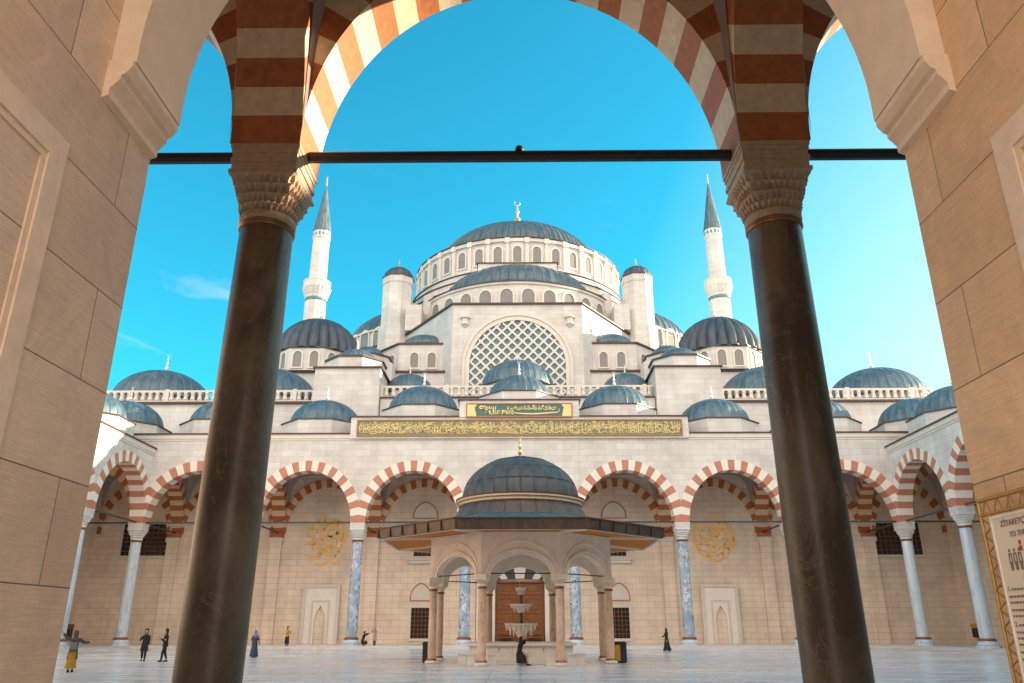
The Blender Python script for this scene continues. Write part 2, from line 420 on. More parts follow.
# ================================================================= column prototypes
def capital_mesh(name, mat, hsq=.74, r0=.6, h=1.8, N=112, K=44, relief=.045):
    mb_ = MB(); rows = []
    nt_ = 4
    z_neck, z_top = .14, .58 * h
    for k in range(K + 1):
        t = k / K; z = z_neck + (z_top - z_neck) * t
        row = []
        for q in range(N):
            th = 2 * pi * q / N
            tt = t * nt_; ti = min(int(tt), nt_ - 1); tf = tt - ti
            s_ = (ti + min(1, tf ** 3)) / nt_ * .9 + .1 * t
            sq = hsq * .985 / max(abs(cos(th)), abs(sin(th)))
            sq = min(sq, hsq * 1.36)
            R = (r0 + .03) * (1 - s_) + sq * s_
            ph = (th / (2 * pi) * 32 + (ti % 2) * .5) % 1.0
            d = abs(ph - .5) * 2          # 0 centre of niche
            niche = max(0, (1 - tf ** 2) * .92 - d)
            R -= relief * 1.9 * min(1, niche * 2.6) * (.45 + .55 * sin(pi * min(1, tf + .15)))
            R += relief * .35 * sin(th * 32 + ti) * (1 if tf > .82 else .3)
            row.append((R * cos(th), R * sin(th), z))
        rows.append(row)
    i = 0
    for row in rows: mb_.v += row
    for k in range(K):
        for q in range(N):
            w = (q + 1) % N
            mb_.f.append((k * N + q, k * N + w, (k + 1) * N + w, (k + 1) * N + q)); mb_.m.append(0)
    mb_.lathe([(r0 - .01, 0), (r0 + .03, .06), (r0 + .02, z_neck + .02)], 40, m=0)
    zt = z_top
    for hs, z0, z1 in ((.985, zt, zt + .05*h), (.93, zt + .05*h, zt + .16*h), (.97, zt + .16*h, zt + .22*h), (.94, zt + .22*h, h - .12*h), (.97, h - .12*h, h - .06*h), (1.0, h - .06*h, h)):
        a = hsq * hs; mb_.box(-a, a, -a, a, z0 + .001, z1)
    return mb_.mesh(name, mat, 35)
def collar_mesh(mat, r=.6):
    b = MB(); b.lathe([(r, 0), (r + .03, .015), (r + .045, .05), (r + .02, .08), (r + .04, .11), (r + .01, .15)], 40); return b.mesh('collar', mat, 40)
def base_mesh(mat):
    b = MB(); b.prism(OCT(0, 0, .92), 0, .18); b.lathe([(.80, .18), (.84, .26), (.78, .36), (.68, .42), (.66, .5)], 40); return b.mesh('base', mat, 40)
def bring_mesh(mat):
    b = MB(); b.lathe([(.62, .5), (.68, .54), (.68, .64), (.57, .72)], 40); return b.mesh('base_ring', mat, 40)
def shaft_mesh(mat, r0=.535, r1=.50, top=9.4):
    b = MB(); b.lathe([(r0, .7), (r0 * 1.005, 3.5), ((r0 + r1) / 2 * 1.01, 6.3), (r1, top)], 48, cap=False); return b.mesh('shaft', mat, 40)
CAP_N = capital_mesh('capital_near', 'capital', hsq=.71, r0=.54, h=1.6, N=160, K=48)
CAP_F = capital_mesh('capital_far', 'capital_p', r0=.52, h=1.6, N=96, K=28)
COLR = collar_mesh('bronze', .525); BASE = base_mesh('marble_pale'); BRING = bring_mesh('bronze')
SH = {'blue': shaft_mesh('marble_blue'), 'pale': shaft_mesh('marble_pale'), 'dark': shaft_mesh('marble_dark', .565, .53, 9.4)}
def column(root, x, y, kind, near=False):
    zb = 0.012 if kind == 'dark' else PF; c = inst(SH[kind], 'column', root, (x, y, zb))
    if kind == 'blue': c['label'] = 'column shaft of blue and white variegated marble'
    if kind == 'dark':
        sg_ = 1 if x > 0 else -1; c.location.x += sg_ * .09; c.rotation_euler.y = -sg_ * .09 / 9.5
    if kind == 'dark': c['label'] = 'dark brown veined marble column'
    o = sub(CAP_N if near else CAP_F, 'capital', c); o.location.z = SPR - 1.6 - zb
    o = sub(COLR, 'collar', c); o.location.z = SPR - 1.6 - zb - .15
    sub(BASE, 'base', c); sub(BRING, 'base_ring', c)
    return c

GW = 3.185; GC = .065; AR = 2.99
SPR = 11.4; HW = .72; DW = 8.64; RISE = 5.1
def vault(mb_, fr, ua, ub, wa, wb, H=8.95, n=72, cap=8.9):
    uc, hu = (ua + ub) / 2, (ub - ua) / 2; wc, hw = (wa + wb) / 2, (wb - wa) / 2
    i = len(mb_.v)
    for a in range(n + 1):
        for b in range(n + 1):
            x, y = -1 + 2 * a / n, -1 + 2 * b / n
            mb_.v.append(fr(uc + hu * x, wc + hw * y, SPR + min(cap, H * sqrt(max(0, 1 - .5 * abs(x) ** 8 - .5 * abs(y) ** 8)))))
    for a in range(n):
        for b in range(n):
            x, y = abs(-1 + 2 * (a + .5) / n), abs(-1 + 2 * (b + .5) / n)
            r = hypot(x, y); mx = max(x, y)
            dark = mx < .93 and r > .98 and (mx > .86 or r < 1.03)
            mb_.f.append((i + a * (n + 1) + b, i + a * (n + 1) + b + 1, i + (a + 1) * (n + 1) + b + 1, i + (a + 1) * (n + 1) + b)); mb_.m.append(1 if dark else 0)

def small_dome(root, x, y, z, rd=3.75, hd=2.85, Rd=4.7, hdr=1.85, mat='lead', fin=True, n=28):
    b = MB(); b.lathe([(rd + .18, hdr + .02), (rd + .18, hdr + .12)] + [(r, hdr + .12 + zz) for r, zz in dome_prof(rd, hd, 9)], n, (x, y), z, RIB)
    d = b.build('dome', mat, root, 28)
    b = MB(); b.prism(OCT(x, y, Rd - .12), z, z + hdr - .12)
    b.build('drum', 'facade', None).parent = d
    b = MB(); b.prism(OCT(x, y, Rd), z + hdr - .12, z + hdr, m=0)
    b.lathe([(Rd - .15, hdr), (rd + .2, hdr + .06)], 8, (x, y), z, a0=pi / 8)
    b.build('drum_cap', 'line', None).parent = d
    if fin:
        b = MB(); finial(b, x, y, z + hdr + hd + .05, 2.0); b.build('finial', 'marble_w', None, 40).parent = d
    fix(d, root); return d
def fix(d, root):
    org = ORG.get(root, (0, 0, 0))
    for c in d.children:
        if org != (0, 0, 0): c.data.transform(Matrix.Translation((-org[0], -org[1], -org[2])))

def portico(root, fr, cols, kinds, zt, stripe, near=False, domes=True, skipdome=(), axis_rot=0, ends=(0, 0), rodmat='iron_g', cross_ends=(True, True), wallmat='facade'):
    """cols: u positions; wall depth along +w"""
    n = len(cols)
    for u, k in zip(cols, kinds):
        if k: p = fr(u, 0, 0); column(root, p[0], p[1], k, near)
    wm = MB(); wc = []
    cr, wh = stripe
    for u0, u1 in zip(cols, cols[1:]):
        c = (u0 + u1) / 2; hb = (u1 - u0) / 2; a = hb - HW
        f2 = (lambda C: (lambda x, w, z: fr(x + C, w, z)))(c)
        b = MB(); voussoirs(b, f2, a, RISE, SPR, 1.02, -HW - .015, HW + .015, 25, hb, 4, m=(0, 1))
        b.build('striped_arch', [cr, wh], root, None)
        spandrel(wm, f2, a, RISE, SPR, 1.02, hb, zt, -HW, HW)
        v = MB(); vault(v, fr, u0 + HW + .02, u1 - HW - .02, HW + .02, DW - .02, cap=zt - .2 - SPR); v.build('vault', ['vault', 'vline'], root, 60)
        r = MB(); z = SPR + .12; rr = .085 if not near else .125
        r.tube([fr(u0 + HW - .05, 0, z), fr(u1 - HW + .05, 0, z)], rr, 8)
        if near: 
            q = fr(c, 0, z + .17); r.lathe([(.03, -.09), (.09, -.05), (.1, 0), (.08, .06), (.02, .1)], 12, (q[0], q[1]), q[2])
        r.build('tie_rod', rodmat, root, 40)
        bb = MB(); voussoirs(bb, f2, a - .15, RISE - .1, SPR, .9, DW - .16, DW + .02, 25, hb - .6, 3)
        bb.build('blind_arch', ['red', 'cream'], root, None)
    for w0_, w1_ in ((cols[0] - ends[0], cols[0]), (cols[-1], cols[-1] + ends[1])):
        if w1_ > w0_: wm.box(w0_ + (.0 if w0_ > 0 else 0), w1_, -HW, HW, 18.2, zt, fr=fr)
    wm.build('arcade_wall', 'facade', root)
    L_ = DW / 2 - HW / 2; a = (DW - HW) / 2
    for k, u in enumerate(cols):
        if (k == 0 and not cross_ends[0]) or (k == n - 1 and not cross_ends[1]): continue
        f3 = (lambda U: (lambda x, w, z: fr(U + w, HW + .001 + a + x, z)))(u)
        b = MB(); voussoirs(b, f3, a - .003, RISE - .05, SPR, .95, -HW, HW, 25, a - .003, 4)
        tmp = MB(); spandrel(tmp, f3, a - .003, RISE - .05, SPR, .95, a - .003, zt - .35, -HW + .015, HW - .015, top=False)
        i = len(b.v); b.v += tmp.v; b.f += [tuple(q + i for q in f) for f in tmp.f]; b.m += [2] * len(tmp.f)
        b.build('cross_arch', ['red', 'cream', 'vault'], root, None)
        if not near: r = MB(); r.tube([fr(u, HW, SPR + .12), fr(u, DW, SPR + .12)], .085, 8); r.build('tie_rod', rodmat, root, 40)
        p = MB(); p.box(u - .62, u + .62, DW - .42, DW + .02, PF - .01, SPR - .9, fr=fr, m=0)
        p.box(u - .74, u + .74, DW - .55, DW + .01, SPR - .9, SPR - .45, fr=fr, m=1); p.box(u - .70, u + .70, DW - .5, DW + .01, SPR - .45, SPR - .01, fr=fr, m=2)
        p.build('pilaster', ['wallwarm', 'white', 'red'], root)
    # cornice
    A, B = cols[0] - ends[0], cols[-1] + ends[1]
    b = MB(); b.box(A, B, -HW - .14, HW + .2, zt - .42, zt, fr=fr); b.box(A, B, -HW - .06, HW + .1, zt - .62, zt - .421, fr=fr); b.build('cornice', 'white', root)
    b = MB(); b.box(A, B, -HW - .26, DW + .5, zt + .001, zt + .13, fr=fr); b.build('roof_edge', 'line', root)
    if domes:
        for k, (u0, u1) in enumerate(zip(cols, cols[1:])):
            if k in skipdome: continue
            p = fr((u0 + u1) / 2, 4.5, 0); small_dome(root, p[0], p[1], zt + .13)

# ================================================================= main front portico of the mosque
CX = [-37.6, -26.4, -15.84, -5.28, 5.28, 15.84, 26.4, 37.6]
back = thing('arcaded_portico', 'pale striped-arch portico on the far side of the courtyard, under the green inscription bands', 'portico', (0, 82, 0), 'porticoes round the courtyard')
fb = frame((0, 78), (1, 0), (0, 1))
portico(back, fb, CX, ['pale', 'blue', 'blue', 'blue', 'blue', 'blue', 'blue', 'pale'], 20.2, ('redv', 'whitev'), skipdome=(2, 3, 4), ends=(9.4, 9.4))
# back wall
mb = MB(); mb.box(-47, 47, 78 + DW, 78 + DW + 1.2, 0, 20.1); mb.build('back_wall', 'wallwarm', back)
# corner vaults
for s in (-1, 1):
    v = MB(); vault(v, lambda u, w, z: (u, w, z), *(sorted((s * 38.34, s * 46.2))), 78.74, 78 + DW - .02); v.build('vault', ['vault', 'vline'], back, 60)
    bb = MB(); voussoirs(bb, frame((s * 42.2, 78), (1, 0), (0, 1)), 3.6, 4.6, SPR, .9, DW - .16, DW + .02, 21, 4.0); bb.build('blind_arch', ['red', 'cream'], back)
    small_dome(back, s * 42.9, 82.5, 20.33)
# raised middle block with inscription
mb = MB(); mb.box(-17.1, 17.1, 76.96, 79.4, 19.72, 21.9); mb.box(-17.0, 17.0, 79.4, 86.9, 20.34, 21.8)
mb.box(-6.1, 6.1, 76.86, 79.6, 21.9, 23.62); mb.build('raised_parapet', 'facade', back)
mb = MB(); mb.box(-17.25, -6.12, 76.82, 87, 21.902, 22.03); mb.box(6.12, 17.25, 76.82, 87, 21.902, 22.03); mb.box(-6.3, 6.3, 76.72, 79.7, 23.622, 23.75)
mb.build('parapet_edge', 'line', back)
FW = frame((0, 76.96), (1, 0), (0, -1))
def script_band(mb_, fr, u0, u1, z0, z1, seed, w=.13, dens=1.0, w0=.06, w1=.10):
    rnd = random.Random(seed); H = z1 - z0; u = u0
    while u < u1:
        L_ = rnd.uniform(.5, 1.2) * H; base = z0 + H * rnd.choice((.12, .2, .3, .5, .62)); t = rnd.random()
        if t < .30:   # bowl
            P = [(u, base + .35 * H), (u + .1 * L_, base + .08 * H), (u + .45 * L_, base - .02 * H), (u + .85 * L_, base + .1 * H), (u + L_, base + .38 * H)]
        elif t < .55:  # tall alif / lam
            P = [(u + .1 * L_, z0 + .95 * H), (u + .06 * L_, z0 + .55 * H), (u + .12 * L_, z0 + .18 * H), (u + .4 * L_, z0 + .1 * H)]
        elif t < .78:  # sweep
            P = [(u, base + .12 * H), (u + .35 * L_, base + .02 * H), (u + .7 * L_, base + .14 * H), (u + 1.05 * L_, base + .3 * H), (u + 1.0 * L_, base + .42 * H), (u + .85 * L_, base + .34 * H)]
        else:          # loop
            c = (u + .3 * L_, base + .2 * H); r = .15 * H
            P = [(c[0] + r * cos(a), c[1] + r * sin(a)) for a in (0, 1.1, 2.2, 3.3, 4.4, 5.5)] + [(c[0] + .5 * L_, base)]
        P = [(min(max(p[0], u0), u1), min(max(p[1], z0 + .03 * H), z0 + .97 * H)) for p in P]
        mb_.stroke(fr, P, w * rnd.uniform(.8, 1.25), w0, w1)
        if rnd.random() < .6:
            q, zq = u + rnd.uniform(0, L_), z0 + H * rnd.uniform(.15, .88); e = w * .5
            if u0 + e < q < u1 - e: mb_.plate([(q - e, zq), (q, zq - e), (q + e, zq), (q, zq + e)], fr, w0, w1)
        u += L_ * rnd.uniform(.28, .5) / dens
def panel(root, fr, hu, z0, z1, mat, corner=False, seed=1, band=True, rows=1):
    mb_ = MB(); mb_.plate([(-hu, z0), (hu, z0), (hu, z1), (-hu, z1)], fr, .003, .05); p = mb_.build('inscription_panel', mat, root)
    mb_ = MB(); t = .11
    mb_.ringplate([(-hu, z0), (hu, z0), (hu, z1), (-hu, z1)], [(-hu - t, z0 - t), (hu + t, z0 - t), (hu + t, z1 + t), (-hu - t, z1 + t)], fr, .002, .12)
    q = mb_.build('frame', 'bronze', None); q.parent = p
    mb_ = MB()
    if band:
        script_band(mb_, fr, -hu + .1, hu - .1, z0 + .05, z0 + .95, seed, .075, 1.35)
        script_band(mb_, fr, -hu + .1, hu - .1, z0 + .6, z1 - .05, seed + 20, .07, 1.4, .05, .085)
        script_band(mb_, fr, -hu + .1, hu - .1, z0 + .1, z1 - .1, seed + 50, .055, .9, .055, .08)
    else:
        script_band(mb_, fr, -hu + 1.2, -.6, z0 + .12, z1 - .15, seed, .13, 1.1)
        script_band(mb_, fr, -.9, hu - 1.6, z0 + .62, z1 - .12, seed + 9, .09, 1.0)
        mb_.stroke(fr, [(-1.2, z0 + .5), (0, z0 + .3), (1.6, z0 + .25), (3.2, z0 + .36), (hu - 1.3, z0 + .45), (hu - 1.25, z0 + .8)], .14, .06, .10)
        for s in (-1, 1):
            mb_.plate([(s * hu, z0 + .02), (s * hu, z1 - .02), (s * (hu - 1.0), z1 - .02), (s * (hu - .75), z1 - .35), (s * (hu - .85), z0 + .5), (s * (hu - .95), z0 + .02)], fr, .051, .075)
    g = mb_.build('gold_script', 'gold', None); g.parent = p
    for c in (q, g): c.data.transform(Matrix.Translation([-x for x in ORG[root]]))
panel(back, FW, 16.35, 20.02, 21.5, 'sage', seed=3)
panel(back, frame((0, 76.86), (1, 0), (0, -1)), 5.3, 21.93, 23.2, 'green', seed=11, band=False)
for s in (-1, 1): small_dome(back, s * 10.5, 82.5, 22.03, Rd=4.6, hdr=1.7)
small_dome(back, 0, 82.4, 23.4, rd=3.4, hd=2.7, Rd=4.8, hdr=1.7)

# windows, niches, roundels on the back wall  (outward = -Y)
WY = 78 + DW
def wall_part(name, mat, root, prims, smooth=None, parent=None):
    b = MB(); prims(b); o = b.build(name, mat, None, smooth)
    o.data.transform(Matrix.Translation([-x for x in ORG[root]])); o.parent = parent or root; ORG[o] = ORG[root]; return o
def grille_window(root, x, y, z0, z1, hw, nx, nz, arch=True, sill=True):
    fr = frame((x, y), (1, 0), (0, -1))
    f = wall_part('window', 'white', root, lambda b: b.ringplate([(-hw, z0), (hw, z0), (hw, z1), (-hw, z1)], [(-hw - .28, z0 - .28), (hw + .28, z0 - .28), (hw + .28, z1 + .28), (-hw - .28, z1 + .28)], fr, .002, .14))
    wall_part('pane', 'glass', root, lambda b: b.plate([(-hw, z0), (hw, z0), (hw, z1), (-hw, z1)], fr, .003, .02), parent=f)
    def gr(b):
        for k in range(1, nx): u = -hw + 2 * hw * k / nx; b.tube([fr(u, .09, z0), fr(u, .09, z1)], .035, 5)
        for k in range(1, nz): z = z0 + (z1 - z0) * k / nz; b.tube([fr(-hw, .09, z), fr(hw, .09, z)], .035, 5)
        for k in range(1, nx):
            for j in range(1, nz):
                p = fr(-hw + 2 * hw * k / nx, .1, z0 + (z1 - z0) * j / nz); b.lathe([(.02, -.09), (.085, 0), (.02, .09)], 6, (p[0], p[1]), p[2])
    wall_part('grille', 'bronze', root, gr, parent=f)
    if arch:
        ab = z1 + .75; hh = hw + .12
        A = [(-hh, ab)] + [(-hh * cos(t), ab + .15 + 1.35 * sin(t) ** .85 * (1 + .12 * sin(t) ** 6)) for t in [pi * k / 14 for k in range(15)]] + [(hh, ab)]
        cx = sum(p[0] for p in A) / len(A); cz = ab + .7
        Bp = [(cx + (p[0] - cx) * 1.09, cz + (p[1] - cz) * 1.1) for p in A]
        wall_part('blind_niche', 'red', root, lambda b: b.ringplate(A, Bp, fr, .002, .09), parent=f)
        wall_part('niche_field', 'white', root, lambda b: b.plate(A, fr, .002, .03), parent=f)
    if sill:
        wall_part('sill', 'white', root, lambda b: (b.box(-hw - .6, hw + .6, .145, .45, z0 - .42, z0 - .29, fr=fr), b.box(-hw - .45, hw + .45, .003, .3, z0 - .75, z0 - .42, fr=fr)), parent=f)
for s in (-1, 1):
    grille_window(back, s * 10.5, WY, .72, 3.75, .95, 5, 7, True, False)
    grille_window(back, s * 10.3, WY, 9.0, 12.3, 1.15, 5, 7, True, True)
    grille_window(back, s * 40.8, WY, 9.1, 12.45, 2.45, 9, 7, False, False)
    # mihrab niche
    fr = frame((s * 21.0, WY), (1, 0), (0, -1)); z0, z1, hw = PF, 5.75, 1.75
    ni = [(-.6, z0), (-.6, 2.6), (-.5, 3.1), (-.28, 3.55), (0, 3.95), (.28, 3.55), (.5, 3.1), (.6, 2.6), (.6, z0)]
    ou = [(-hw, z0), (-hw, 3.4), (-hw, 4.6), (-hw, z1), (0, z1), (hw, z1), (hw, 4.6), (hw, 3.4), (hw, z0)]
    f = wall_part('prayer_niche', 'marble_w', back, lambda b: b.ringplate(ni, ou, fr, .002, .34, closed=False))
    wall_part('niche_surround', 'white', back, lambda b: (b.box(-hw - .22, -hw + .14, .345, .44, z0, z1, fr=fr), b.box(hw - .14, hw + .22, .345, .44, z0, z1, fr=fr), b.box(-hw - .22, hw + .22, .345, .46, z1 + .002, z1 + .35, fr=fr),
              b.box(-1.0, -.78, .345, .40, z0, 4.3, fr=fr), b.box(.78, 1.0, .345, .40, z0, 4.3, fr=fr), b.box(-1.0, 1.0, .345, .40, 4.302, 4.5, fr=fr)), parent=f)
    wall_part('niche_back', 'wallwarm', back, lambda b: b.plate(ni, fr, .003, .04), parent=f)
def roundel(root, x, seed):
    fr = frame((x, WY), (1, 0), (0, -1)); R = 2.2; zc = 10.8
    b = MB(); S_ = lambda pts, w: b.stroke(fr, [(R * u, zc + R * z) for u, z in pts], w * 1.5, .01, .07)
    if seed == 0:
        S_([(.35, .98), (.75, .78), (.98, .35), (.99, -.1), (.82, -.5), (.7, -.62)], .26)
        S_([(-.05, 1.25), (-.05, .9), (-.06, .62), (-.07, .45)], .18); S_([(-.7, .5), (-.3, .48), (.1, .52), (.45, .68), (.55, .8), (.2, .95), (-.1, .9)], .2)
        S_([(.15, .45), (.12, .25), (.3, .15), (.6, .3), (.85, .12), (.95, .3)], .18); S_([(.62, .95), (.6, .5), (.58, .1), (.62, -.15)], .17)
        S_([(-.25, .12), (.1, .1), (.35, .12), (.5, .02)], .17); S_([(-.95, -.25), (-.7, -.15), (-.5, -.28), (-.6, .1), (-.85, .25), (-.95, .6)], .15)
        S_([(-.3, -.4), (0, -.6), (.2, -.75), (.3, -.55), (.1, -.4), (.25, -.2), (.5, -.35), (.75, -.62)], .2)
        S_([(-.85, -.7), (-.65, -.9), (-.35, -.92), (-.1, -.8)], .2); S_([(-.4, -1.15), (-.1, -1.22), (.2, -1.1), (.35, -.85)], .2)
        S_([(.35, -1.05), (.6, -1.15), (.85, -.95), (.95, -.7)], .16); S_([(-.3, -.05), (-.45, -.2), (-.2, -.28), (0, -.18)], .16)
        S_([(-.6, .75), (-.35, .8), (-.1, .72)], .13)
        for u, z in ((.3, .42), (.42, .44), (-.72, .5), (-.2, 1.2), (.1, -.05), (-.55, -.5), (.55, -.85)): b.plate([(R * u - .12, zc + R * z), (R * u, zc + R * z - .12), (R * u + .12, zc + R * z), (R * u, zc + R * z + .12)], fr, .01, .07)
    else:
        S_([(-.9, .9), (-1.0, .4), (-.98, -.1), (-.8, -.6), (-.45, -.95), (0, -1.05), (.45, -.92), (.8, -.55)], .16)
        S_([(.3, .9), (.7, .7), (.95, .3), (.98, -.1), (.85, -.5), (.6, -.4)], .17); S_([(.45, .95), (.75, .4), (.78, -.1), (.72, -.45)], .13); S_([(.2, 1.0), (.45, .4), (.5, -.1), (.4, -.5)], .13)
        S_([(-.8, -.5), (-.4, -.62), (0, -.55), (.4, -.42), (.7, -.55)], .2); S_([(-.6, .6), (-.2, .55), (.15, .6), (.3, .75), (0, .8)], .17)
        S_([(-.3, .35), (0, .2), (.3, .35), (.1, .5), (-.1, .35)], .2); S_([(-.7, .15), (-.3, .02), (.05, .05), (.25, .15)], .17); S_([(-.4, -.15), (-.1, -.3), (.2, -.15), (.15, .0)], .16)
        S_([(-.75, .85), (-.75, .4), (-.7, 0), (-.75, -.3)], .13); S_([(.35, -.2), (.55, -.3), (.6, -.6), (.35, -.75)], .13); S_([(-.3, 1.2), (0, 1.15), (.35, 1.2)], .14)
        for u, z in ((-.5, .9), (-.15, .95), (.1, .1), (-.5, -.2), (.1, -.75), (-.3, -.8), (-.3, .2)): b.plate([(R * u - .12, zc + R * z), (R * u, zc + R * z - .12), (R * u + .12, zc + R * z), (R * u, zc + R * z + .12)], fr, .01, .07)
    for q, zz in enumerate((-.75, -.35, .05, .45, .8)):
        cw = sqrt(1 - zz * zz) * R * .92; script_band(b, fr, -cw, cw, zc + R * zz - .45, zc + R * zz + .45, 70 + q + seed * 9, .11, .75, .008, .06)
    o = b.build('calligraphy_roundel', 'goldp', root)
roundel(back, -21.2, 0); roundel(back, 21.1, 1)
# door with striped arch
fr = frame((0, WY), (1, 0), (0, -1))
dr = wall_part('door', 'door', back, lambda b: (b.box(-2.6, -.03, .01, .12, PF, 6.4, fr=fr), b.box(.03, 2.6, .01, .12, PF, 6.4, fr=fr)))
def dpan(b):
    for s in (-1, 1):
        for k in range(4):
            z = .75 + k * 1.45
            b.ringplate([(s * .55, z + .2), (s * 2.1, z + .2), (s * 2.1, z + 1.0), (s * .55, z + 1.0)], [(s * .4, z), (s * 2.25, z), (s * 2.25, z + 1.2), (s * .4, z + 1.2)], fr, .121, .2)
            b.plate([(s * 1.325 + .55 * cos(a), z + .6 + .36 * sin(a)) for a in [2 * pi * q / 8 for q in range(8)]], fr, .121, .17)
wall_part('door_panel', 'wood', back, dpan, parent=dr)
wall_part('door_surround', 'marble_w', back, lambda b: (b.box(-3.3, -2.62, .003, .4, PF, 6.4, fr=fr), b.box(2.62, 3.3, .003, .4, PF, 6.4, fr=fr), b.box(-4.6, -3.95, .003, .3, PF, 9.6, fr=fr), b.box(3.95, 4.6, .003, .3, PF, 9.6, fr=fr), b.box(-4.6, 4.6, .003, .36, 9.6, 10.1, fr=fr)), parent=dr)
M['darkv'] = m_plain('dark_green_voussoir_stone', (.05, .055, .05), .5)
b = MB(); voussoirs(b, fr, 2.6, .25, 6.42, 1.15, .003, .42, 9, 2.62, 3); o = b.build('door_arch', ['whitev', 'darkv'], back)

# ================================================================= side porticoes
CYW = [14.26, 24.885, 35.51, 46.13, 56.76, 67.4, 78.0]
for s, side in ((-1, 'left'), (1, 'right')):
    w = thing('arcaded_portico', {'left': 'long striped-arch portico closing the courtyard on the left', 'right': 'long striped-arch portico closing the courtyard on the right, beside the visitor board'}[side], 'portico', (s * 42, 46, 0), 'porticoes round the courtyard')
    fr_ = frame((s * 37.6, 0), (0, 1), (s, 0))
    portico(w, fr_, CYW, ['pale'] * 6 + [None], 18.7, ('redv', 'whitev'), cross_ends=(True, True))
    b = MB(); b.box(*sorted((s * (37.6 + DW), s * 47.4)), 5, 78 + DW, 0, 18.6); b.build('back_wall', 'wallwarm', w)

# ================================================================= near portico with the two dark columns
SPR = 11.1; RISE = 5.25
near = thing('arcaded_portico', 'shaded foreground portico with striped arches on two dark brown marble columns', 'portico', (0, 10, 0), 'porticoes round the courtyard')
fn = frame((0, 14.26), (1, 0), (0, -1))
portico(near, fn, [-37.6, -26.4, -15.8, -5.20, 5.25, 15.8, 26.4, 37.6], [None, 'pale', 'pale', 'dark', 'dark', 'pale', 'pale', None], 20.3, ('red', 'cream'), near=True, rodmat='iron')
mb = MB()
for s in (-1, 1): mb.box(*sorted((s * (GW + .02) + GC, s * 47)), 4.85, 5.62, 0, 20.2)
spandrel(mb, frame((GC, 5.22), (1, 0), (0, 1)), 2.94, 2.94, 6.0, .4, GW + .02, 20.2, -.36, .39)
mb.build('back_wall', 'near_w', near)

# ---- gateway in which the camera stands
gate = thing('stone_gateway', 'gateway of big sandstone blocks with plain round arch framing the view', 'gateway', (0, 3, 0))
Ye = 5.6
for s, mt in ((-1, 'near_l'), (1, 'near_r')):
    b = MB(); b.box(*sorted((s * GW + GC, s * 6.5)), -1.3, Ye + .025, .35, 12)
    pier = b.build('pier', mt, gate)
    # raised panel frame
    fr_ = frame((s * GW + GC, 0), (0, 1), (-s, 0))
    def pf(b):
        i = [(1.0, .9), (4.36, .9), (4.36, 4.70), (1.0, 4.70)]; o_ = [(.82, .72), (4.54, .72), (4.54, 4.88), (.82, 4.88)]
        b.ringplate(i, o_, fr_, .001, .028)
        i2 = [(1.05, .95), (4.31, .95), (4.31, 4.65), (1.05, 4.65)]
        b.ringplate(i2, i, fr_, .0, .014)
    b = MB(); pf(b); o = b.build('panel_frame', 'near_w', None); o.data.transform(Matrix.Translation((0, -3, 0))); o.parent = pier
    # impost moulding
    def mo(b):
        prof = [(0, 5.48), (.05, 5.50), (.05, 5.56), (.08, 5.60), (.115, 5.64), (.115, 5.68), (.15, 5.70), (.19, 5.76), (.19, 5.82), (0, 5.82)]
        P = [(fr_(0, w, z)[0], z) for w, z in prof]
        n = len(P); i0 = len(b.v)
        b.v += [(x, 4.80, z) for x, z in P] + [(x, Ye + .03, z) for x, z in P]
        for k in range(n):
            j = (k + 1) % n; b.f.append((i0 + k, i0 + j, i0 + n + j, i0 + n + k)); b.m.append(0)
        b.f.append(tuple(range(i0, i0 + n))); b.f.append(tuple(range(i0 + n, i0 + 2 * n))); b.m += [0, 0]
    b = MB(); mo(b); o = b.build('impost_moulding', 'near_w', None); o.data.transform(Matrix.Translation((0, -3, 0))); o.parent = pier
M['near_arch'] = m_plain('smooth_arch_stone', (.76, .58, .42), .55, 0, .08, 4, .4, .004)
fr_ = frame((GC, 4.83), (1, 0), (0, 1))
b = MB(); P = [(AR * cos(t), 6.0 + AR * sin(t)) for t in [pi - pi * k / 48 for k in range(49)]]
P = [(-AR, 5.821)] + P + [(AR, 5.821)]
Q = [(max(-GW + .001, min(GW - .001, x * 1.3)), z if abs(x) > AR - 1e-4 else 6.0 + (z - 6.0) * 1.16) for x, z in P]
b.ringplate(P, Q, fr_, 0, .81, closed=False); b.build('gate_arch', 'near_arch', gate, 30)
b = MB()
n = 32
for k in range(n):
    t0, t1 = pi - pi * k / n, pi - pi * (k + 1) / n
    for Rr in (GW,):
        p = [(GC + Rr * cos(t), 8.3 + Rr * sin(t)) for t in (t0, t1)]
        b.quad((p[0][0], -1.3, p[0][1]), (p[1][0], -1.3, p[1][1]), (p[1][0], 4.82, p[1][1]), (p[0][0], 4.82, p[0][1]))
b.box(-GW + GC, GW + GC, -1.3, 4.82, 11.52, 11.9)
b.build('barrel_vault', 'near_w', gate, 40)
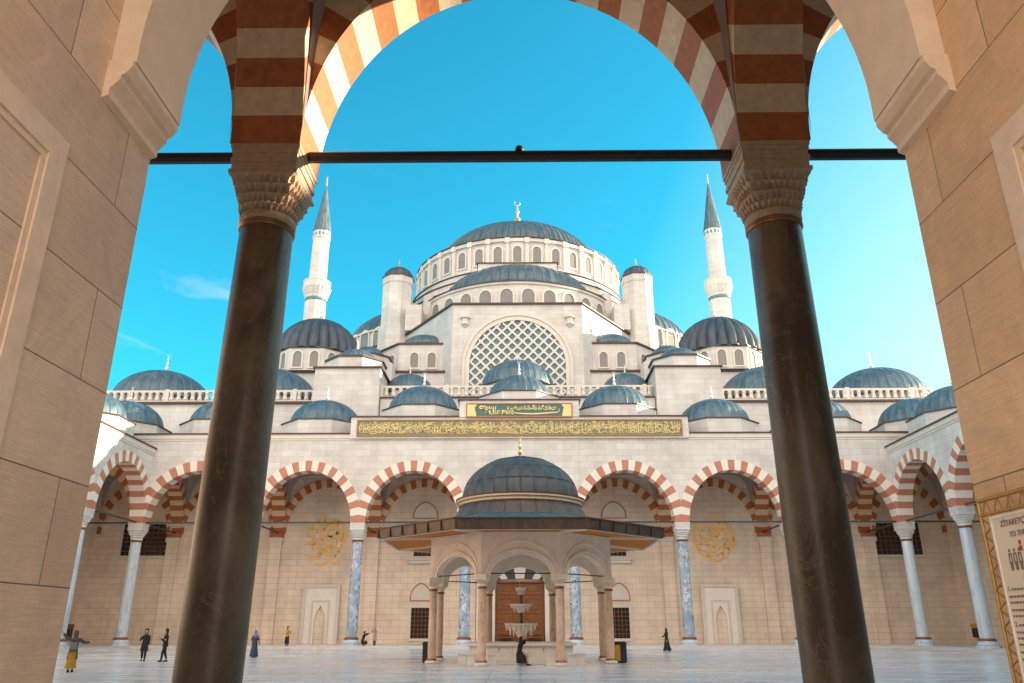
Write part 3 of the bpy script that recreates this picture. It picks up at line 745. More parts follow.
# ================================================================= mosque body
mq = thing('mosque', 'huge pale mosque with cascading lead domes and an arched lattice window', 'mosque', (0, 128, 0))
MO = (0, 128, 0)
def kid(b, name, mat, parent, smooth=None):
    o = b.build(name, mat, None, smooth); o.data.transform(Matrix.Translation((0, -128, 0))); o.parent = parent; ORG[o] = MO; return o
def cornice_prism(b, poly, z, t=.35, out=.35):
    """dark thin line on top of a convex polygon"""
    cx = sum(p[0] for p in poly) / len(poly); cy = sum(p[1] for p in poly) / len(poly)
    q = []
    for x, y in poly:
        d = hypot(x - cx, y - cy); q.append((cx + (x - cx) * (d + out) / d, cy + (y - cy) * (d + out) / d))
    b.prism(q, z + .002, z + t)
def win_mesh(name, w, h, fw=.24, pop=.16):
    fr = lambda u, wd, z: (u, -wd, z)
    hw = w / 2
    def ar(o): return [(-hw - o, -o if o else 0), (-hw - o, h - hw)] + [(-(hw + o) * cos(t), h - hw + (hw + o) * 1.12 * sin(t)) for t in [pi * k / 10 for k in range(1, 10)]] + [(hw + o, h - hw), (hw + o, -o if o else 0)]
    b = MB(); b.ringplate(ar(0), ar(fw), fr, .0, pop); f = b.mesh(name + '_frame', 'white')
    b = MB(); b.plate(ar(0), fr, .0, .05); p = b.mesh(name + '_pane', 'lattice')
    return f, p
def window(wm, root, loc, rz):
    f = inst(wm[0], 'window', root, loc, rz); sub(wm[1], 'lattice_pane', f); return f
W1 = win_mesh('drum_window', 1.3, 2.7); W2 = win_mesh('semi_window', 1.85, 2.95); W3 = win_mesh('body_window', 1.15, 2.2, .2); W4 = win_mesh('low_window', 1.1, 2.1, .2)

# low front body with balustrade
mb = MB(); mb.box(-50, 50, 90, 101, 0, 27.0); kid(mb, 'forehall_wall', 'facade', mq)
mb = MB(); mb.box(-50.3, 50.3, 89.65, 101, 27.002, 27.25); kid(mb, 'roof_edge', 'line', mq)
def balustrade(x0, x1, y, z):
    b = MB(); b.box(x0, x1, y - .18, y + .18, z, z + .22); b.box(x0, x1, y - .2, y + .2, z + 1.25, z + 1.5)
    n = int((x1 - x0) / .86)
    for k in range(n):
        x = x0 + (x1 - x0) * (k + .5) / n
        b.lathe([(.22, .22), (.30, .36), (.24, .55), (.20, .85), (.27, 1.1), (.24, 1.25)], 8, (x, y), z)
        if k % 9 == 0: b.box(x - .75, x - .3, y - .22, y + .22, z + .001, z + 1.62)
    return kid(b, 'balustrade', 'white', mq)
balustrade(-50, -24.2, 90.2, 27.25); balustrade(24.2, 50, 90.2, 27.25); balustrade(-16, 16, 88.6, 27.25)
mb = MB(); mb.box(-16.1, 16.1, 88.0, 89.99, 20, 27.1); kid(mb, 'forehall_front', 'facade', mq)
mb = MB(); mb.box(-16.1, 16.1, 87.75, 89.99, 27.101, 27.24); kid(mb, 'roof_edge', 'line', mq)
def mdome(x, y, z, r, h, hdr, R, mat='lead', n=36, nd=8, gore=RIB, fin=3.0, p=1.0, wins=None, name='dome', finmat='marble_w', smooth=28, drum_mat='facade', a0=pi / 8):
    b = MB(); b.lathe([(r + .22, hdr - .1), (r + .22, hdr + .06)] + [(rr, hdr + .06 + zz) for rr, zz in dome_prof(r, h, 14, p)], n, (x, y), z, gore)
    d = kid(b, name, mat, mq, smooth)
    if hdr > .2:
        b = MB()
        if nd == 8: b.prism(OCT(x, y, R), z, z + hdr - .25)
        else: b.lathe([(R, 0), (R, hdr - .25)], nd, (x, y), z)
        kid(b, 'drum', drum_mat, d, 30)
        b = MB()
        if nd == 8: b.prism(OCT(x, y, R + .2), z + hdr - .25, z + hdr - .04)
        else: b.lathe([(R + .2, hdr - .25), (R + .2, hdr - .04)], nd, (x, y), z)
        kid(b, 'drum_cornice', 'line', d)
    if fin:
        b = MB(); finial(b, x, y, z + hdr + h, fin); kid(b, 'finial', finmat, d, 40)
    return d
# rows of domes on the forehall
for s in (-1, 1):
    mdome(s * 32.0, 97, 27.25, 5.9, 4.6, 1.6, 6.6, fin=2.4); mdome(s * 46.2, 97, 27.25, 6.0, 4.35, 1.6, 6.7, fin=2.8, mat='lead_main' if s < 0 else 'lead')
    mdome(s * 13.6, 94, 27.25, 3.0, 2.6, 2.0, 3.3, fin=1.5)
    # buttress block with its little domes
    b = MB(); b.box(*sorted((s * 16.2, s * 23.9)), 87.3, 97, 20, 30.6)
    blk = kid(b, 'buttress_tower', 'facade', mq)
    b = MB(); b.box(*sorted((s * 15.95, s * 24.15)), 87.05, 97.2, 30.602, 30.78); kid(b, 'roof_edge', 'line', blk)
    mdome(s * 20.0, 91.5, 30.78, 2.5, 1.65, 1.8, 3.7, fin=1.7)
    b = MB(); b.prism(OCT(s * 20.2, 99.0, 3.9), 27.3, 34.7); kid(b, 'turret_base', 'facade', mq)
    mdome(s * 20.0, 98.4, 34.6, 2.2, 1.6, .9, 3.2, fin=0)
mdome(0, 93.2, 27.25, 4.5, 3.6, 2.4, 4.9, fin=1.5)
# main square hall
mb = MB(); mb.box(-36, 36, 100.6, 157, 0, 34.3); kid(mb, 'hall_wall', 'facade', mq)
mb = MB(); mb.box(-36.3, 36.3, 100.3, 157.3, 34.302, 34.55); kid(mb, 'roof_edge', 'line', mq)
for s in (-1, 1):
    x, y = s * 28.8, 105.6
    d = mdome(x, y, 34.55, 5.85, 5.9, 3.4, 6.2, 'lead_dark', n=24, gore=FLUTE, fin=3.2, smooth=60)
    for k in range(8):
        a = -pi / 2 + (k - 3.5) * pi / 4 + pi / 8
        if sin(a) < .3:
            for o in (-1.15, 1.15):
                ap = 6.2 * cos(pi / 8); window(W3, mq, (x + ap * cos(a) - o * sin(a), y + ap * sin(a) + o * cos(a), 34.95), a + pi / 2)
# upper cruciform body
poly = [(-8.9, 99), (8.9, 99), (18.6, 113.5), (29, 120.5), (29, 136), (18.6, 143), (8.9, 157), (-8.9, 157), (-18.6, 143), (-29, 136), (-29, 120.5), (-18.6, 113.5)]
mb = MB(); mb.prism(poly, 27.3, 43.6); kid(mb, 'upper_body', 'facade', mq)
mb = MB(); cornice_prism(mb, poly, 43.6, .22, .35); kid(mb, 'roof_edge', 'line', mq)
# tympanum with lattice
fr = frame((0, 99), (1, 0), (0, -1)); Rt = 6.45; zc = 34.75; zb = 29
def shape(R, zb_): return [(-R, zb_)] + [(-R * cos(t), zc + R * sin(t)) for t in [pi * k / 40 for k in range(41)]] + [(R, zb_)]
b = MB(); b.ringplate(shape(Rt, zb), shape(Rt + .95, zb), fr, .002, .35, closed=False)
b.ringplate(shape(Rt + .62, zb), shape(Rt + .95, zb), fr, .351, .5, closed=False)
lat = kid(b, 'lattice_window', 'white', mq)
b = MB(); b.plate(shape(Rt, zb), fr, .003, .06); kid(b, 'teal_glazing', 'teal', lat)
b = MB(); sp = 1.0
def inside(u, z): return z > zb and ((z < zc and abs(u) < Rt) or hypot(u, z - zc) < Rt)
for sg in (-1, 1):
    for k in range(-26, 27):
        run = None
        for q in range(-170, 171):
            t = q * .1; c = k * sp
            u, z = (t - sg * c) * .7071, (34.75 - 3) + (t * sg + c) * .7071 * 1.0
            ins = inside(u, z)
            if ins and run is None: run = (u, z)
            if not ins and run is not None:
                u0, z0 = run; dx, dz = u - u0, z - z0; l = hypot(dx, dz)
                if l > .3:
                    nx, nz = -dz / l * .135, dx / l * .135
                    b.plate([(u0 + nx, z0 + nz), (u0 - nx, z0 - nz), (u - nx, z - nz), (u + nx, z + nz)], fr, .08 + .003 * (sg > 0), .26 + .003 * (sg > 0))
                run = None
for i in range(-24, 25):
    for j in range(-24, 25):
        u, z = (i - j) * .7071, 31.75 + (i + j) * .7071
        if inside(u - .25, z) and inside(u + .25, z) and inside(u, z - .25): b.plate([(u + .26 * cos(q * pi / 4), z + .26 * sin(q * pi / 4)) for q in range(8)], fr, .078, .252)
kid(b, 'lattice', 'white', lat)
for s in (-1, 1):
    def boss(b):
        x, y = s * 7.15, 98.95
        b.lathe([(.1, -.9), (.35, -.6), (.55, -.45), (.55, -.2), (.42, -.15), (.45, .35), (.75, .45), (.75, .7), (.5, .8), (.15, 1.2)], 12, (x, y), 41.1)
    b = MB(); boss(b); kid(b, 'stone_bracket', 'white', mq)
# lower flanking exedrae
for s in (-1, 1):
    pl = [(8.0, 101.2), (16.4, 101.2), (19.6, 104.6), (19.6, 112), (8.0, 112)]
    pl = [(s * x, y) for x, y in pl]; pl = pl if s > 0 else pl[::-1]
    b = MB(); b.prism(pl, 34, 38.6); kid(b, 'exedra_wall', 'facade', mq)
    b = MB(); cornice_prism(b, pl, 38.6, .2, .3); kid(b, 'roof_edge', 'line', mq)
    mdome(s * 13.2, 104.6, 38.8, 3.3, 1.9, .25, 3.3, fin=0, nd=24)
    for x in (11.8, 14.2): window(W4, mq, (s * x, 101.2, 35.2), 0)
    window(W4, mq, (s * 17.4, 102.3, 35.2), s * pi / 4 * .98)
# turrets
for s in (-1, 1):
    b = MB(); P = OCT(s * 18.9, 112.6, 2.75); b.prism(P, 38, 45.0)
    b.prism(OCT(s * 18.9, 112.6, 2.42), 45.0, 52.9); b.prism(OCT(s * 18.9, 112.6, 2.52), 52.5, 53.6)
    t = kid(b, 'weight_tower', 'facade', mq)
    b = MB(); b.prism(OCT(s * 18.9, 112.6, 2.65), 53.602, 53.75); kid(b, 'cap_edge', 'line', t)
    b = MB(); b.lathe([(2.35, 53.75)] + [(r, 53.85 + z) for r, z in dome_prof(2.3, 1.9, 8)], 16, (s * 18.9, 112.6), 0, RIBS); kid(b, 'cap_dome', 'lead_dark', t, 28)
    b = MB(); finial(b, s * 18.9, 112.6, 55.7, 1.9, crescent=False); kid(b, 'finial', 'gold', t, 40)
    b = MB(); b.prism([(s * 15.8 - 1.2, 109.2), (s * 15.8 + 1.2, 109.2), (s * 15.8 + 1.2, 114), (s * 15.8 - 1.2, 114)], 43.82, 48.0); kid(b, 'stair_block', 'facade', mq)
# semi domes on lower drums
def ring_windows(wm, cx, cy, R, z, n, a_from, a_to):
    for k in range(n):
        a = 2 * pi * (k + .5) / n - pi / 2
        d = (a + pi / 2 + pi) % (2 * pi) - pi
        if a_from <= d <= a_to: window(wm, mq, (cx + R * cos(a), cy + R * sin(a), z), a + pi / 2)
b = MB(); b.lathe([(16.9, 43.82), (16.9, 45.3), (16.3, 45.3), (16.3, 49.5), (16.55, 49.55), (16.55, 49.9)], 96, (0, 121.5), 0); kid(b, 'semi_drum', 'facade', mq, 20)
b = MB(); b.lathe([(16.7, 49.91), (16.7, 50.05), (15.4, 50.1)], 96, (0, 121.5), 0); kid(b, 'drum_edge', 'line', mq)
b = MB(); b.lathe([(12.7, 50.08)] + [(r, 50.5 + z) for r, z in dome_prof(12.4, 5.8, 16)], 60, (0, 117.7), 0, RIB); kid(b, 'semi_dome', 'lead_main', mq, 24)
ring_windows(W2, 0, 121.5, 16.3, 45.7, 32, -1.75, 1.75)
for s in (-1, 1):
    b = MB(); b.lathe([(13.0, 40), (13.0, 46.5), (13.25, 46.5), (13.25, 46.8)], 72, (s * 16.6, 128), 0); kid(b, 'semi_drum', 'facade', mq, 20)
    b = MB(); b.lathe([(12.9, 46.8)] + [(r, 46.85 + z) for r, z in dome_prof(12.6, 6.6, 14)], 60, (s * 16.6, 128), 0, RIB); kid(b, 'semi_dome', 'lead' if s < 0 else 'lead_main', mq, 24)
    for k in range(28):
        a = 2 * pi * k / 28
        if -pi < a - pi * 2 < 0 and (cos(a) * s > -.2) and abs(s * 16.6 + 13 * cos(a)) > 17: window(W2, mq, (s * 16.6 + 13 * cos(a), 128 + 13 * sin(a), 43.85), a + pi / 2)
# tiers and main drum
b = MB(); b.lathe([(20.3, 43.82), (20.3, 50.6), (19.4, 50.9), (19.4, 52.4), (18.7, 52.7), (18.7, 53.9), (18.1, 54.2), (18.1, 54.6), (17.7, 54.6), (17.7, 59.1), (18.05, 59.2), (18.05, 59.75), (17.2, 59.8)], 120, (0, 128), 0); dr = kid(b, 'main_drum', 'facade', mq, 20)
b = MB()
for r, z in ((20.5, 50.61), (19.6, 52.41), (18.9, 53.91)): b.lathe([(r - .5, z), (r, z), (r, z + .14), (r - .6, z + .3)], 120, (0, 128), 0, cap=False)
b.lathe([(16.9, 59.81), (18.2, 59.82), (18.2, 59.97), (16.8, 60.1)], 120, (0, 128), 0, cap=False); kid(b, 'drum_edges', 'line', dr)
b = MB(); b.box(-.26, .26, -.34, .1, 54.61, 58.9); b.box(-.4, .4, -.5, .1, 58.901, 59.78); pil = b.mesh('drum_pilaster', 'white')
for k in range(36):
    a = 2 * pi * (k + .5) / 36
    if sin(a) < .3: inst(pil, 'drum_pilaster', dr, (17.7 * cos(a), 128 + 17.7 * sin(a), 0), a + pi / 2)
for k in range(36):
    a = 2 * pi * k / 36
    if sin(a) < .25: window(W1, dr, (17.7 * cos(a), 128 + 17.7 * sin(a), 55.6), a + pi / 2)
for k in (-4, -3, 3, 4):
    a = -pi / 2 + k * .25
    f = frame((17.9 * cos(a), 128 + 17.9 * sin(a)), (-sin(a), cos(a)), (cos(a), sin(a)))
    b = MB(); b.box(-.9, .9, -.4, 3.0, 44, 51.2, fr=f); b.box(-.8, .8, -.4, 1.5, 51.2, 52.9, fr=f); o = kid(b, 'radial_buttress', 'facade', mq)
b = MB(); b.box(-6.1, 6.1, 108.9, 112, 44, 54.7); kid(b, 'crown_plinth', 'facade', mq)
b = MB(); b.box(-6.3, 6.3, 108.7, 112, 54.71, 54.85); kid(b, 'roof_edge', 'line', mq)
b = MB(); b.lathe([(17.0, 59.9), (15.0, 60.2)] + [(r, 60.3 + z) for r, z in dome_prof(14.7, 9.5, 20)], 90, (0, 128), 0, RIB)
md = kid(b, 'main_dome', 'lead_main', mq, 24)
b = MB(); finial(b, 0, 128, 69.6, 7.6); kid(b, 'finial', 'gold', md, 40)

mq.location.x = -.2
# ================================================================= minarets
def minaret(x, y, label):
    t = thing('minaret', label, 'minaret', (x, y, 0), 'minarets behind the mosque')
    def K(b, name, mat, parent=None, sm=None):
        o = b.build(name, mat, None, sm); o.data.transform(Matrix.Translation((-x, -y, 0))); o.parent = parent or t; return o
    g = [(0, 1.02), (.15, 1.0), (.85, 1.0)]
    b = MB(); b.lathe([(3.1, 0), (3.1, 40), (2.35, 44), (2.3, 70.0)], 14, (x, y), 0, g); K(b, 'shaft', 'facade', None, 25)
    b = MB(); b.lathe([(2.36, 70.35), (2.36, 70.7)], 28, (x, y), 0, cap=False); K(b, 'tile_band', 'turq')
    b = MB(); sc = [(0, 1.0), (.25, 1.045), (.5, 1.06), (.75, 1.045)]
    b.lathe([(2.3, 70.8), (2.4, 71.2), (2.36, 71.35), (2.6, 71.8), (2.56, 71.95), (2.8, 72.5), (2.78, 72.6), (2.95, 73.0), (3.0, 73.1), (3.0, 73.4)], 20, (x, y), 0, sc); bl = K(b, 'balcony', 'facade', None, 20)
    b = MB(); b.lathe([(2.92, 73.41), (2.92, 74.7), (3.02, 74.72), (3.02, 74.95), (2.75, 74.95), (2.75, 73.42)], 14, (x, y), 0, [(0, 1.03), (.1, 1.03), (.12, 1.0), (.98, 1.0)]); K(b, 'parapet', 'white', bl)
    b = MB(); b.lathe([(1.98, 73.3), (1.82, 85.6), (1.98, 85.9), (1.98, 87.6)], 14, (x, y), 0, g); K(b, 'upper_shaft', 'facade', None, 25)
    b = MB()
    for k in range(14):
        a = 2 * pi * (k + .5) / 14; f = frame((x + 1.95 * cos(a), y + 1.95 * sin(a)), (-sin(a), cos(a)), (cos(a), sin(a)))
        b.plate([(-.2, 86.3), (.2, 86.3), (.2, 86.9), (0, 87.25), (-.2, 86.9)], f, -.05, .06)
    K(b, 'tile_openings', 'turq')
    b = MB(); b.lathe([(2.12, 87.61), (2.12, 87.75), (2.05, 87.8), (.12, 100.2)], 14, (x, y), 0, g); c = K(b, 'cone_roof', 'lead_main', None, 25)
    b = MB(); finial(b, x, y, 100, 3.0); K(b, 'finial', 'gold', c, 40)
minaret(-45.5, 160, 'slender white minaret with grey cone roof at the left of the mosque')
minaret(44.75, 160, 'slender white minaret with grey cone roof at the right of the mosque')

# ================================================================= ablution pavilion
FX, FY = 0.05, 46.0
pv = thing('fountain_pavilion', 'octagonal open pavilion with ribbed dark dome and pink pillars in mid-courtyard', 'pavilion', (FX, FY, 0))
def P_(b, name, mat, parent=None, sm=None):
    o = b.build(name, mat, None, sm); o.data.transform(Matrix.Translation((-FX, -FY, 0))); o.parent = parent or pv; ORG[o] = (FX, FY, 0); return o
R8 = 5.1; V8 = [(FX + R8 * cos(pi / 8 + k * pi / 4), FY + R8 * sin(pi / 8 + k * pi / 4)) for k in range(8)]
b = MB(); b.lathe([(.21, .22), (.215, 1.6), (.19, 3.62)], 24, cap=False); ps = b.mesh('pillar_shaft', 'marble_pink', 40)
b = MB(); b.lathe([(.36, .02), (.36, .1), (.31, .12), (.27, .16)], 8, a0=pi / 8); pb = b.mesh('pillar_base', 'marble_w')
b = MB(); b.lathe([(.26, .155), (.29, .19), (.26, .24), (.22, .25)], 20); pr2 = b.mesh('foot_ring', 'bronze', 40); b = MB(); b.lathe([(.2, 3.6), (.245, 3.63), (.245, 3.69), (.2, 3.73)], 20); pr = b.mesh('pillar_ring', 'bronze', 40)
M['pav_cap'] = m_plain('pavilion_capital_stone', (.84, .69, .56), .55, 0, .12, 4)
pc = capital_mesh('pillar_capital', 'pav_cap', hsq=.34, r0=.19, h=.6, N=64, K=20, relief=.022)
for k, (x, y) in enumerate(V8):
    c = inst(ps, 'pillar', pv, (x, y, 0)); sub(pb, 'base', c); sub(pr, 'neck_ring', c); sub(pr2, 'foot_ring', c); o = sub(pc, 'capital', c); o.location.z = 3.7; o.rotation_euler.z = pi / 8 + k * pi / 4
for k in range(8):
    a = (k + .0) * pi / 4; ap = R8 * cos(pi / 8)
    f = frame((FX + ap * cos(a), FY + ap * sin(a)), (-sin(a), cos(a)), (cos(a), sin(a)))
    hb = R8 * sin(pi / 8)
    b = MB()
    A = arch_pts(1.53, .98, 4.28, 24, .12)
    for (x0, z0), (x1, z1) in zip(A, A[1:]):
        for w in (-.22, .2): b.quad(f(x0, w, z0), f(x1, w, z1), f(x1, w, 6.3), f(x0, w, 6.3))
        b.quad(f(x0, -.22, z0), f(x1, -.22, z1), f(x1, .2, z1), f(x0, .2, z0))
    for sg in (-1, 1):
        for w in (-.22, .2): b.quad(f(sg * 1.53, w, 4.28), f(sg * (hb + .08), w, 4.28), f(sg * (hb + .08), w, 6.3), f(sg * 1.53, w, 6.3))
        b.quad(f(sg * 1.53, -.22, 4.28), f(sg * (hb + .08), -.22, 4.28), f(sg * (hb + .08), .2, 4.28), f(sg * 1.53, .2, 4.28))
    M.setdefault('pav', m_plain('pavilion_limestone', (.84, .71, .59), .55, 0, .12, 1.5))
    w = P_(b, 'arch_wall', 'pav')
    b = MB(); A2 = arch_pts(1.70, 1.14, 4.3, 24, .12)
    A3 = arch_pts(1.78, 1.22, 4.3, 24, .12); b.ringplate(A2, A3, f, .201, .25, closed=False); b.ringplate(arch_pts(1.86, 1.62, 4.3, 24, .05), arch_pts(1.92, 1.68, 4.3, 24, .05), f, .201, .235, closed=False); P_(b, 'arch_moulding', 'pav', w)
    b = MB(); b.tube([f(-hb + .2, 0, 4.36), f(hb - .2, 0, 4.36)], .03, 6); P_(b, 'tie_rod', 'iron')
# ceiling + eaves
o8 = lambda R, z: [(FX + R * cos(pi / 8 + k * pi / 4), FY + R * sin(pi / 8 + k * pi / 4), z) for k in range(8)]
Re = 8.25
b = MB(); b.prism(OCT(FX, FY, 5.35), 6.301, 6.42); P_(b, 'ceiling', 'pav')
b = MB(); A, B = o8(5.2, 6.45), o8(Re - .12, 6.28)
for k in range(8):
    j = (k + 1) % 8; b.quad(A[k], A[j], B[j], B[k]); 
    up = lambda p: (p[0], p[1], p[2] + .06)
    b.quad(up(A[k]), up(A[j]), up(B[j]), up(B[k]))
P_(b, 'soffit', 'wood_eave')
b = MB()
for k in range(8):
    b.tube([(A[k][0], A[k][1], 6.40), (B[k][0], B[k][1], 6.24)], .10, 4)
    j = (k + 1) % 8
    for q in (.5,): pass
    b.tube([(A[k][0], A[k][1], 6.38), (A[j][0], A[j][1], 6.38)], .06, 4); b.tube([(B[k][0], B[k][1], 6.25), (B[j][0], B[j][1], 6.25)], .05, 4)
P_(b, 'soffit_ribs', 'marble_w')
M['fascia'] = m_lead('bronze_fascia_sheet', (.10, .075, .055), .38, .6, (.30, .18, .09))
b = MB(); b.lathe([(Re - .1, 6.22), (Re, 6.26), (Re + .06, 6.72), (Re, 6.80), (Re - .15, 6.80)], 8, (FX, FY), 0, a0=pi / 8, cap=False); fas = P_(b, 'fascia', 'fascia')
b = MB()
for k in range(8):
    a = k * pi / 4; ap = (Re + .03) * cos(pi / 8); f = frame((FX + ap * cos(a), FY + ap * sin(a)), (-sin(a), cos(a)), (cos(a), sin(a))); hb = Re * sin(pi / 8)
    for q in range(6):
        u = -hb + 2 * hb * q / 6; b.box(u - .035, u + .035, 0, .07, 6.27, 6.73, fr=f)
    b.box(-hb, hb, .0, .09, 6.731, 6.80, fr=f)
P_(b, 'fascia_battens', 'line', fas)
b = MB(); A, B = o8(Re - .05, 6.81), o8(3.85, 7.6)
SK = 6
for k in range(8):
    j = (k + 1) % 8
    for q in range(SK):
        l = lambda P, t: tuple(P[k][d] + (P[j][d] - P[k][d]) * t for d in range(3))
        b.quad(l(A, q / SK), l(A, (q + 1) / SK), l(B, (q + 1) / SK), l(B, q / SK))
        p, r = l(A, q / SK), l(B, q / SK); b.tube([p, r], .035, 4)
P_(b, 'skirt_roof', 'lead')
b = MB(); b.lathe([(3.86, 7.5), (3.82, 7.62), (3.5, 8.3)], 28, (FX, FY), 0, [(0, 1.012), (.06, 1), (.94, 1)]); P_(b, 'lead_tier', 'lead_brown', None, 20)
b = MB(); b.lathe([(3.5, 8.28), (3.62, 8.34), (3.60, 8.46), (3.74, 8.52), (3.74, 8.62), (3.4, 8.66)], 48, (FX, FY), 0); P_(b, 'dome_cornice', 'cream', None, 30)
b = MB(); b.lathe([(3.78, 8.63), (3.78, 8.70), (3.35, 8.75)], 48, (FX, FY), 0); P_(b, 'dome_edge', 'line')
b = MB(); b.lathe([(3.4, 8.72)] + [(r, 8.74 + z) for r, z in dome_prof(3.36, 2.55, 14)], 28, (FX, FY), 0, [(0, 1.02), (.07, 1.0), (.93, 1.0)])
dd = P_(b, 'dome', 'lead_pav', None, 20)
b = MB()
for t in (.22, .45, .68, .9):
    r, z = 3.36 * cos(pi / 2 * t), 8.74 + 2.55 * sin(pi / 2 * t)
    b.lathe([(r + .03, z - .03), (r + .035, z + .01), (r - .02, z + .05)], 56, (FX, FY), 0, cap=False)
P_(b, 'dome_seams', 'lead_pav', dd)
b = MB(); finial(b, FX, FY, 11.25, 1.45); P_(b, 'finial', 'gold', dd, 40)
b = MB(); b.lathe([(.05, 0), (.13, .06), (.13, .3), (.04, .36)], 10, (FX, FY - 4.7), 5.9); P_(b, 'hanging_lamp', 'iron')

# basin with tiered bowls
fb_ = thing('marble_fountain', 'white marble fountain with three stacked bowls inside the pavilion', 'fountain', (FX, FY, 0))
def F_(b, name, mat, parent=None, sm=None):
    o = b.build(name, mat, None, sm); o.data.transform(Matrix.Translation((-FX, -FY, 0))); o.parent = parent or fb_; return o
def cham(h, c): return [(FX + x, FY + y) for x, y in ((-c, -h), (c, -h), (h, -c), (h, c), (c, h), (-c, h), (-h, c), (-h, -c))]
b = MB(); b.prism(cham(2.75, 1.75), .01, .88); b.prism(cham(2.9, 1.85), .88, 1.0); b.prism(cham(2.85, 1.8), .012, .12); bas = F_(b, 'basin', 'marble_w')
b = MB()
for q in range(3):
    x = FX + (-1.15 + 1.15 * q); b.ringplate([(x - .42, .22), (x + .42, .22), (x + .42, .8), (x - .42, .8)], [(x - .48, .16), (x + .48, .16), (x + .48, .86), (x - .48, .86)], frame((0, FY - 2.75), (1, 0), (0, -1)), .001, .035)
F_(b, 'basin_panels', 'pav', bas)
for q in range(3):
    x = FX + (-1.15 + 1.15 * q); b = MB(); b.tube([(x, FY - 2.75, .68), (x, FY - 2.95, .68), (x, FY - 3.0, .6)], .025, 6); b.lathe([(.03, -.03), (.05, 0), (.02, .05)], 8, (x, FY - 2.88), .72); F_(b, 'tap', 'brass', bas)
b = MB(); b.lathe([(.3, 1.0), (.12, 1.2), (.09, 3.6)], 16, (FX, FY), 0); F_(b, 'stem', 'marble_dark', None, 40)  # dark stone colour stands in for shading on the stem
def bowl(z, r, h):
    b = MB(); b.lathe([(.16, z - h * .9), (r * .35, z - h * .6), (r * .62, z - h * .3), (r * .92, z - .07), (r, z - .05), (r, z), (r * .9, z + .001), (r * .8, z - .08)], 32, (FX, FY), 0); o = F_(b, 'bowl', 'marble_w', None, 35)
    b = MB()
    for k in range(22):
        a = 2 * pi * k / 22; rr = r * (.86 if k % 2 else .66); l = h * (.45 if k % 2 else .8)
        b.lathe([(.015, -l), (r * .05, -l * .6), (r * .085, -.05)], 6, (FX + rr * cos(a), FY + rr * sin(a)), z)
    F_(b, 'pendants', 'marble_w', o)
bowl(1.98, .93, .82); bowl(3.0, .62, .5); bowl(3.88, .3, .42)
# marble stools
b = MB(); b.prism(OCT(0, 0, .32, 4, pi / 4), .0, .06); b.prism(OCT(0, 0, .27, 4, pi / 4), .06, .46); b.prism(OCT(0, 0, .33, 4, pi / 4), .46, .55); stm = b.mesh('stool', 'marble_w')
ST = [(-1.45, 41.9, 'small marble stool left of the seated washer, right of the front left pillar'), (.02, 41.9, 'small marble stool under the person washing at the fountain'), (1.45, 41.9, 'small marble stool right of the seated washer, before the basin'),
      (-2.55, 42.7, 'marble stool between the front left pillar and the basin corner'), (2.55, 42.7, 'marble stool between the front right pillar and the basin corner'),
      (-3.05, 43.6, 'marble stool nearest the left pair of pillars'), (3.05, 43.6, 'marble stool nearest the right pair of pillars')]
for x, y, lab in ST:
    o = bpy.data.objects.new('marble_stool', stm); COL.objects.link(o); o.location = (FX + x, y, 0); tag(o, lab, 'stool', 'marble stools round the fountain basin')
    if abs(x) > 3: o.scale = (1.2, 1.1, .95)

# bins
for x, y, yel, lab in ((-4.85, 44.4, False, 'narrow black waste bin behind the left pavilion pillars'), (5.3, 44.6, True, 'black waste bin with yellow front to the right of the pavilion')):
    t = thing('waste_bin', lab, 'bin', (x, y, 0), 'waste bins by the pavilion')
    hw = .33 if yel else .3
    b = MB(); b.box(x - hw, x + hw, y - .3, y + .3, .05, .95); b.box(x - hw + .05, x + hw - .05, y - .25, y + .25, .01, .05); b.build('body', 'bin', t)
    b = MB(); b.box(x - hw - .03, x + hw + .03, y - .33, y + .33, .951, 1.02); b.box(x - hw + .05, x + hw - .05, y - .25, y + .25, 1.02, 1.07); b.build('lid', 'bin', t)
    if yel: b = MB(); b.box(x - hw + .03, x + hw - .34, y - .32, y - .301, .12, .9); b.build('front_panel', 'yellow', t)

# low shoe shelves before the door
for x, lab in ((-1.5, 'low dark shelf left of the great door'), (1.5, 'low dark shelf right of the great door')):
    t = thing('shoe_shelf', lab, 'shelf', (x, 85.6, PF), 'shelves by the door')
    b = MB(); b.box(x - .9, x - .82, 85.3, 85.9, PF, 1.4); b.box(x + .82, x + .9, 85.3, 85.9, PF, 1.4); b.build('side_panel', 'door', t)
    b = MB()
    for k in range(3): b.box(x - .82, x + .82, 85.3, 85.9, .35 + k * .45, .41 + k * .45)
    b.build('shelf', 'wood', t)
# hose cabinet at right wall
t = thing('hose_cabinet', 'small dark box with yellow top on the right portico back wall', 'cabinet', (44, 84.5, .4))
def cab(x0, x1, y, lab, hm='yellow'):
    t = thing('hose_cabinet', lab, 'cabinet', ((x0 + x1) / 2, y, .8), 'cabinets on the portico back walls')
    b = MB(); b.box(x0, x1, y - .4, y + .4, .8, 1.7); b.build('body', 'bin', t)
    b = MB(); b.box(x0 - .02, x1 + .02, y - .42, y + .42, 1.701, 2.15); b.build('hood', hm, t)
for o in [o for o in list(COL.objects) if o.name.startswith('hose_cabinet')]: bpy.data.objects.remove(o)
cab(45.7, 46.2, 84.0, 'small black cabinet with yellow hood at the foot of the far right corner wall')
cab(-46.2, -45.7, 84.0, 'small black cabinet with brown hood at the foot of the far left corner wall', 'door')

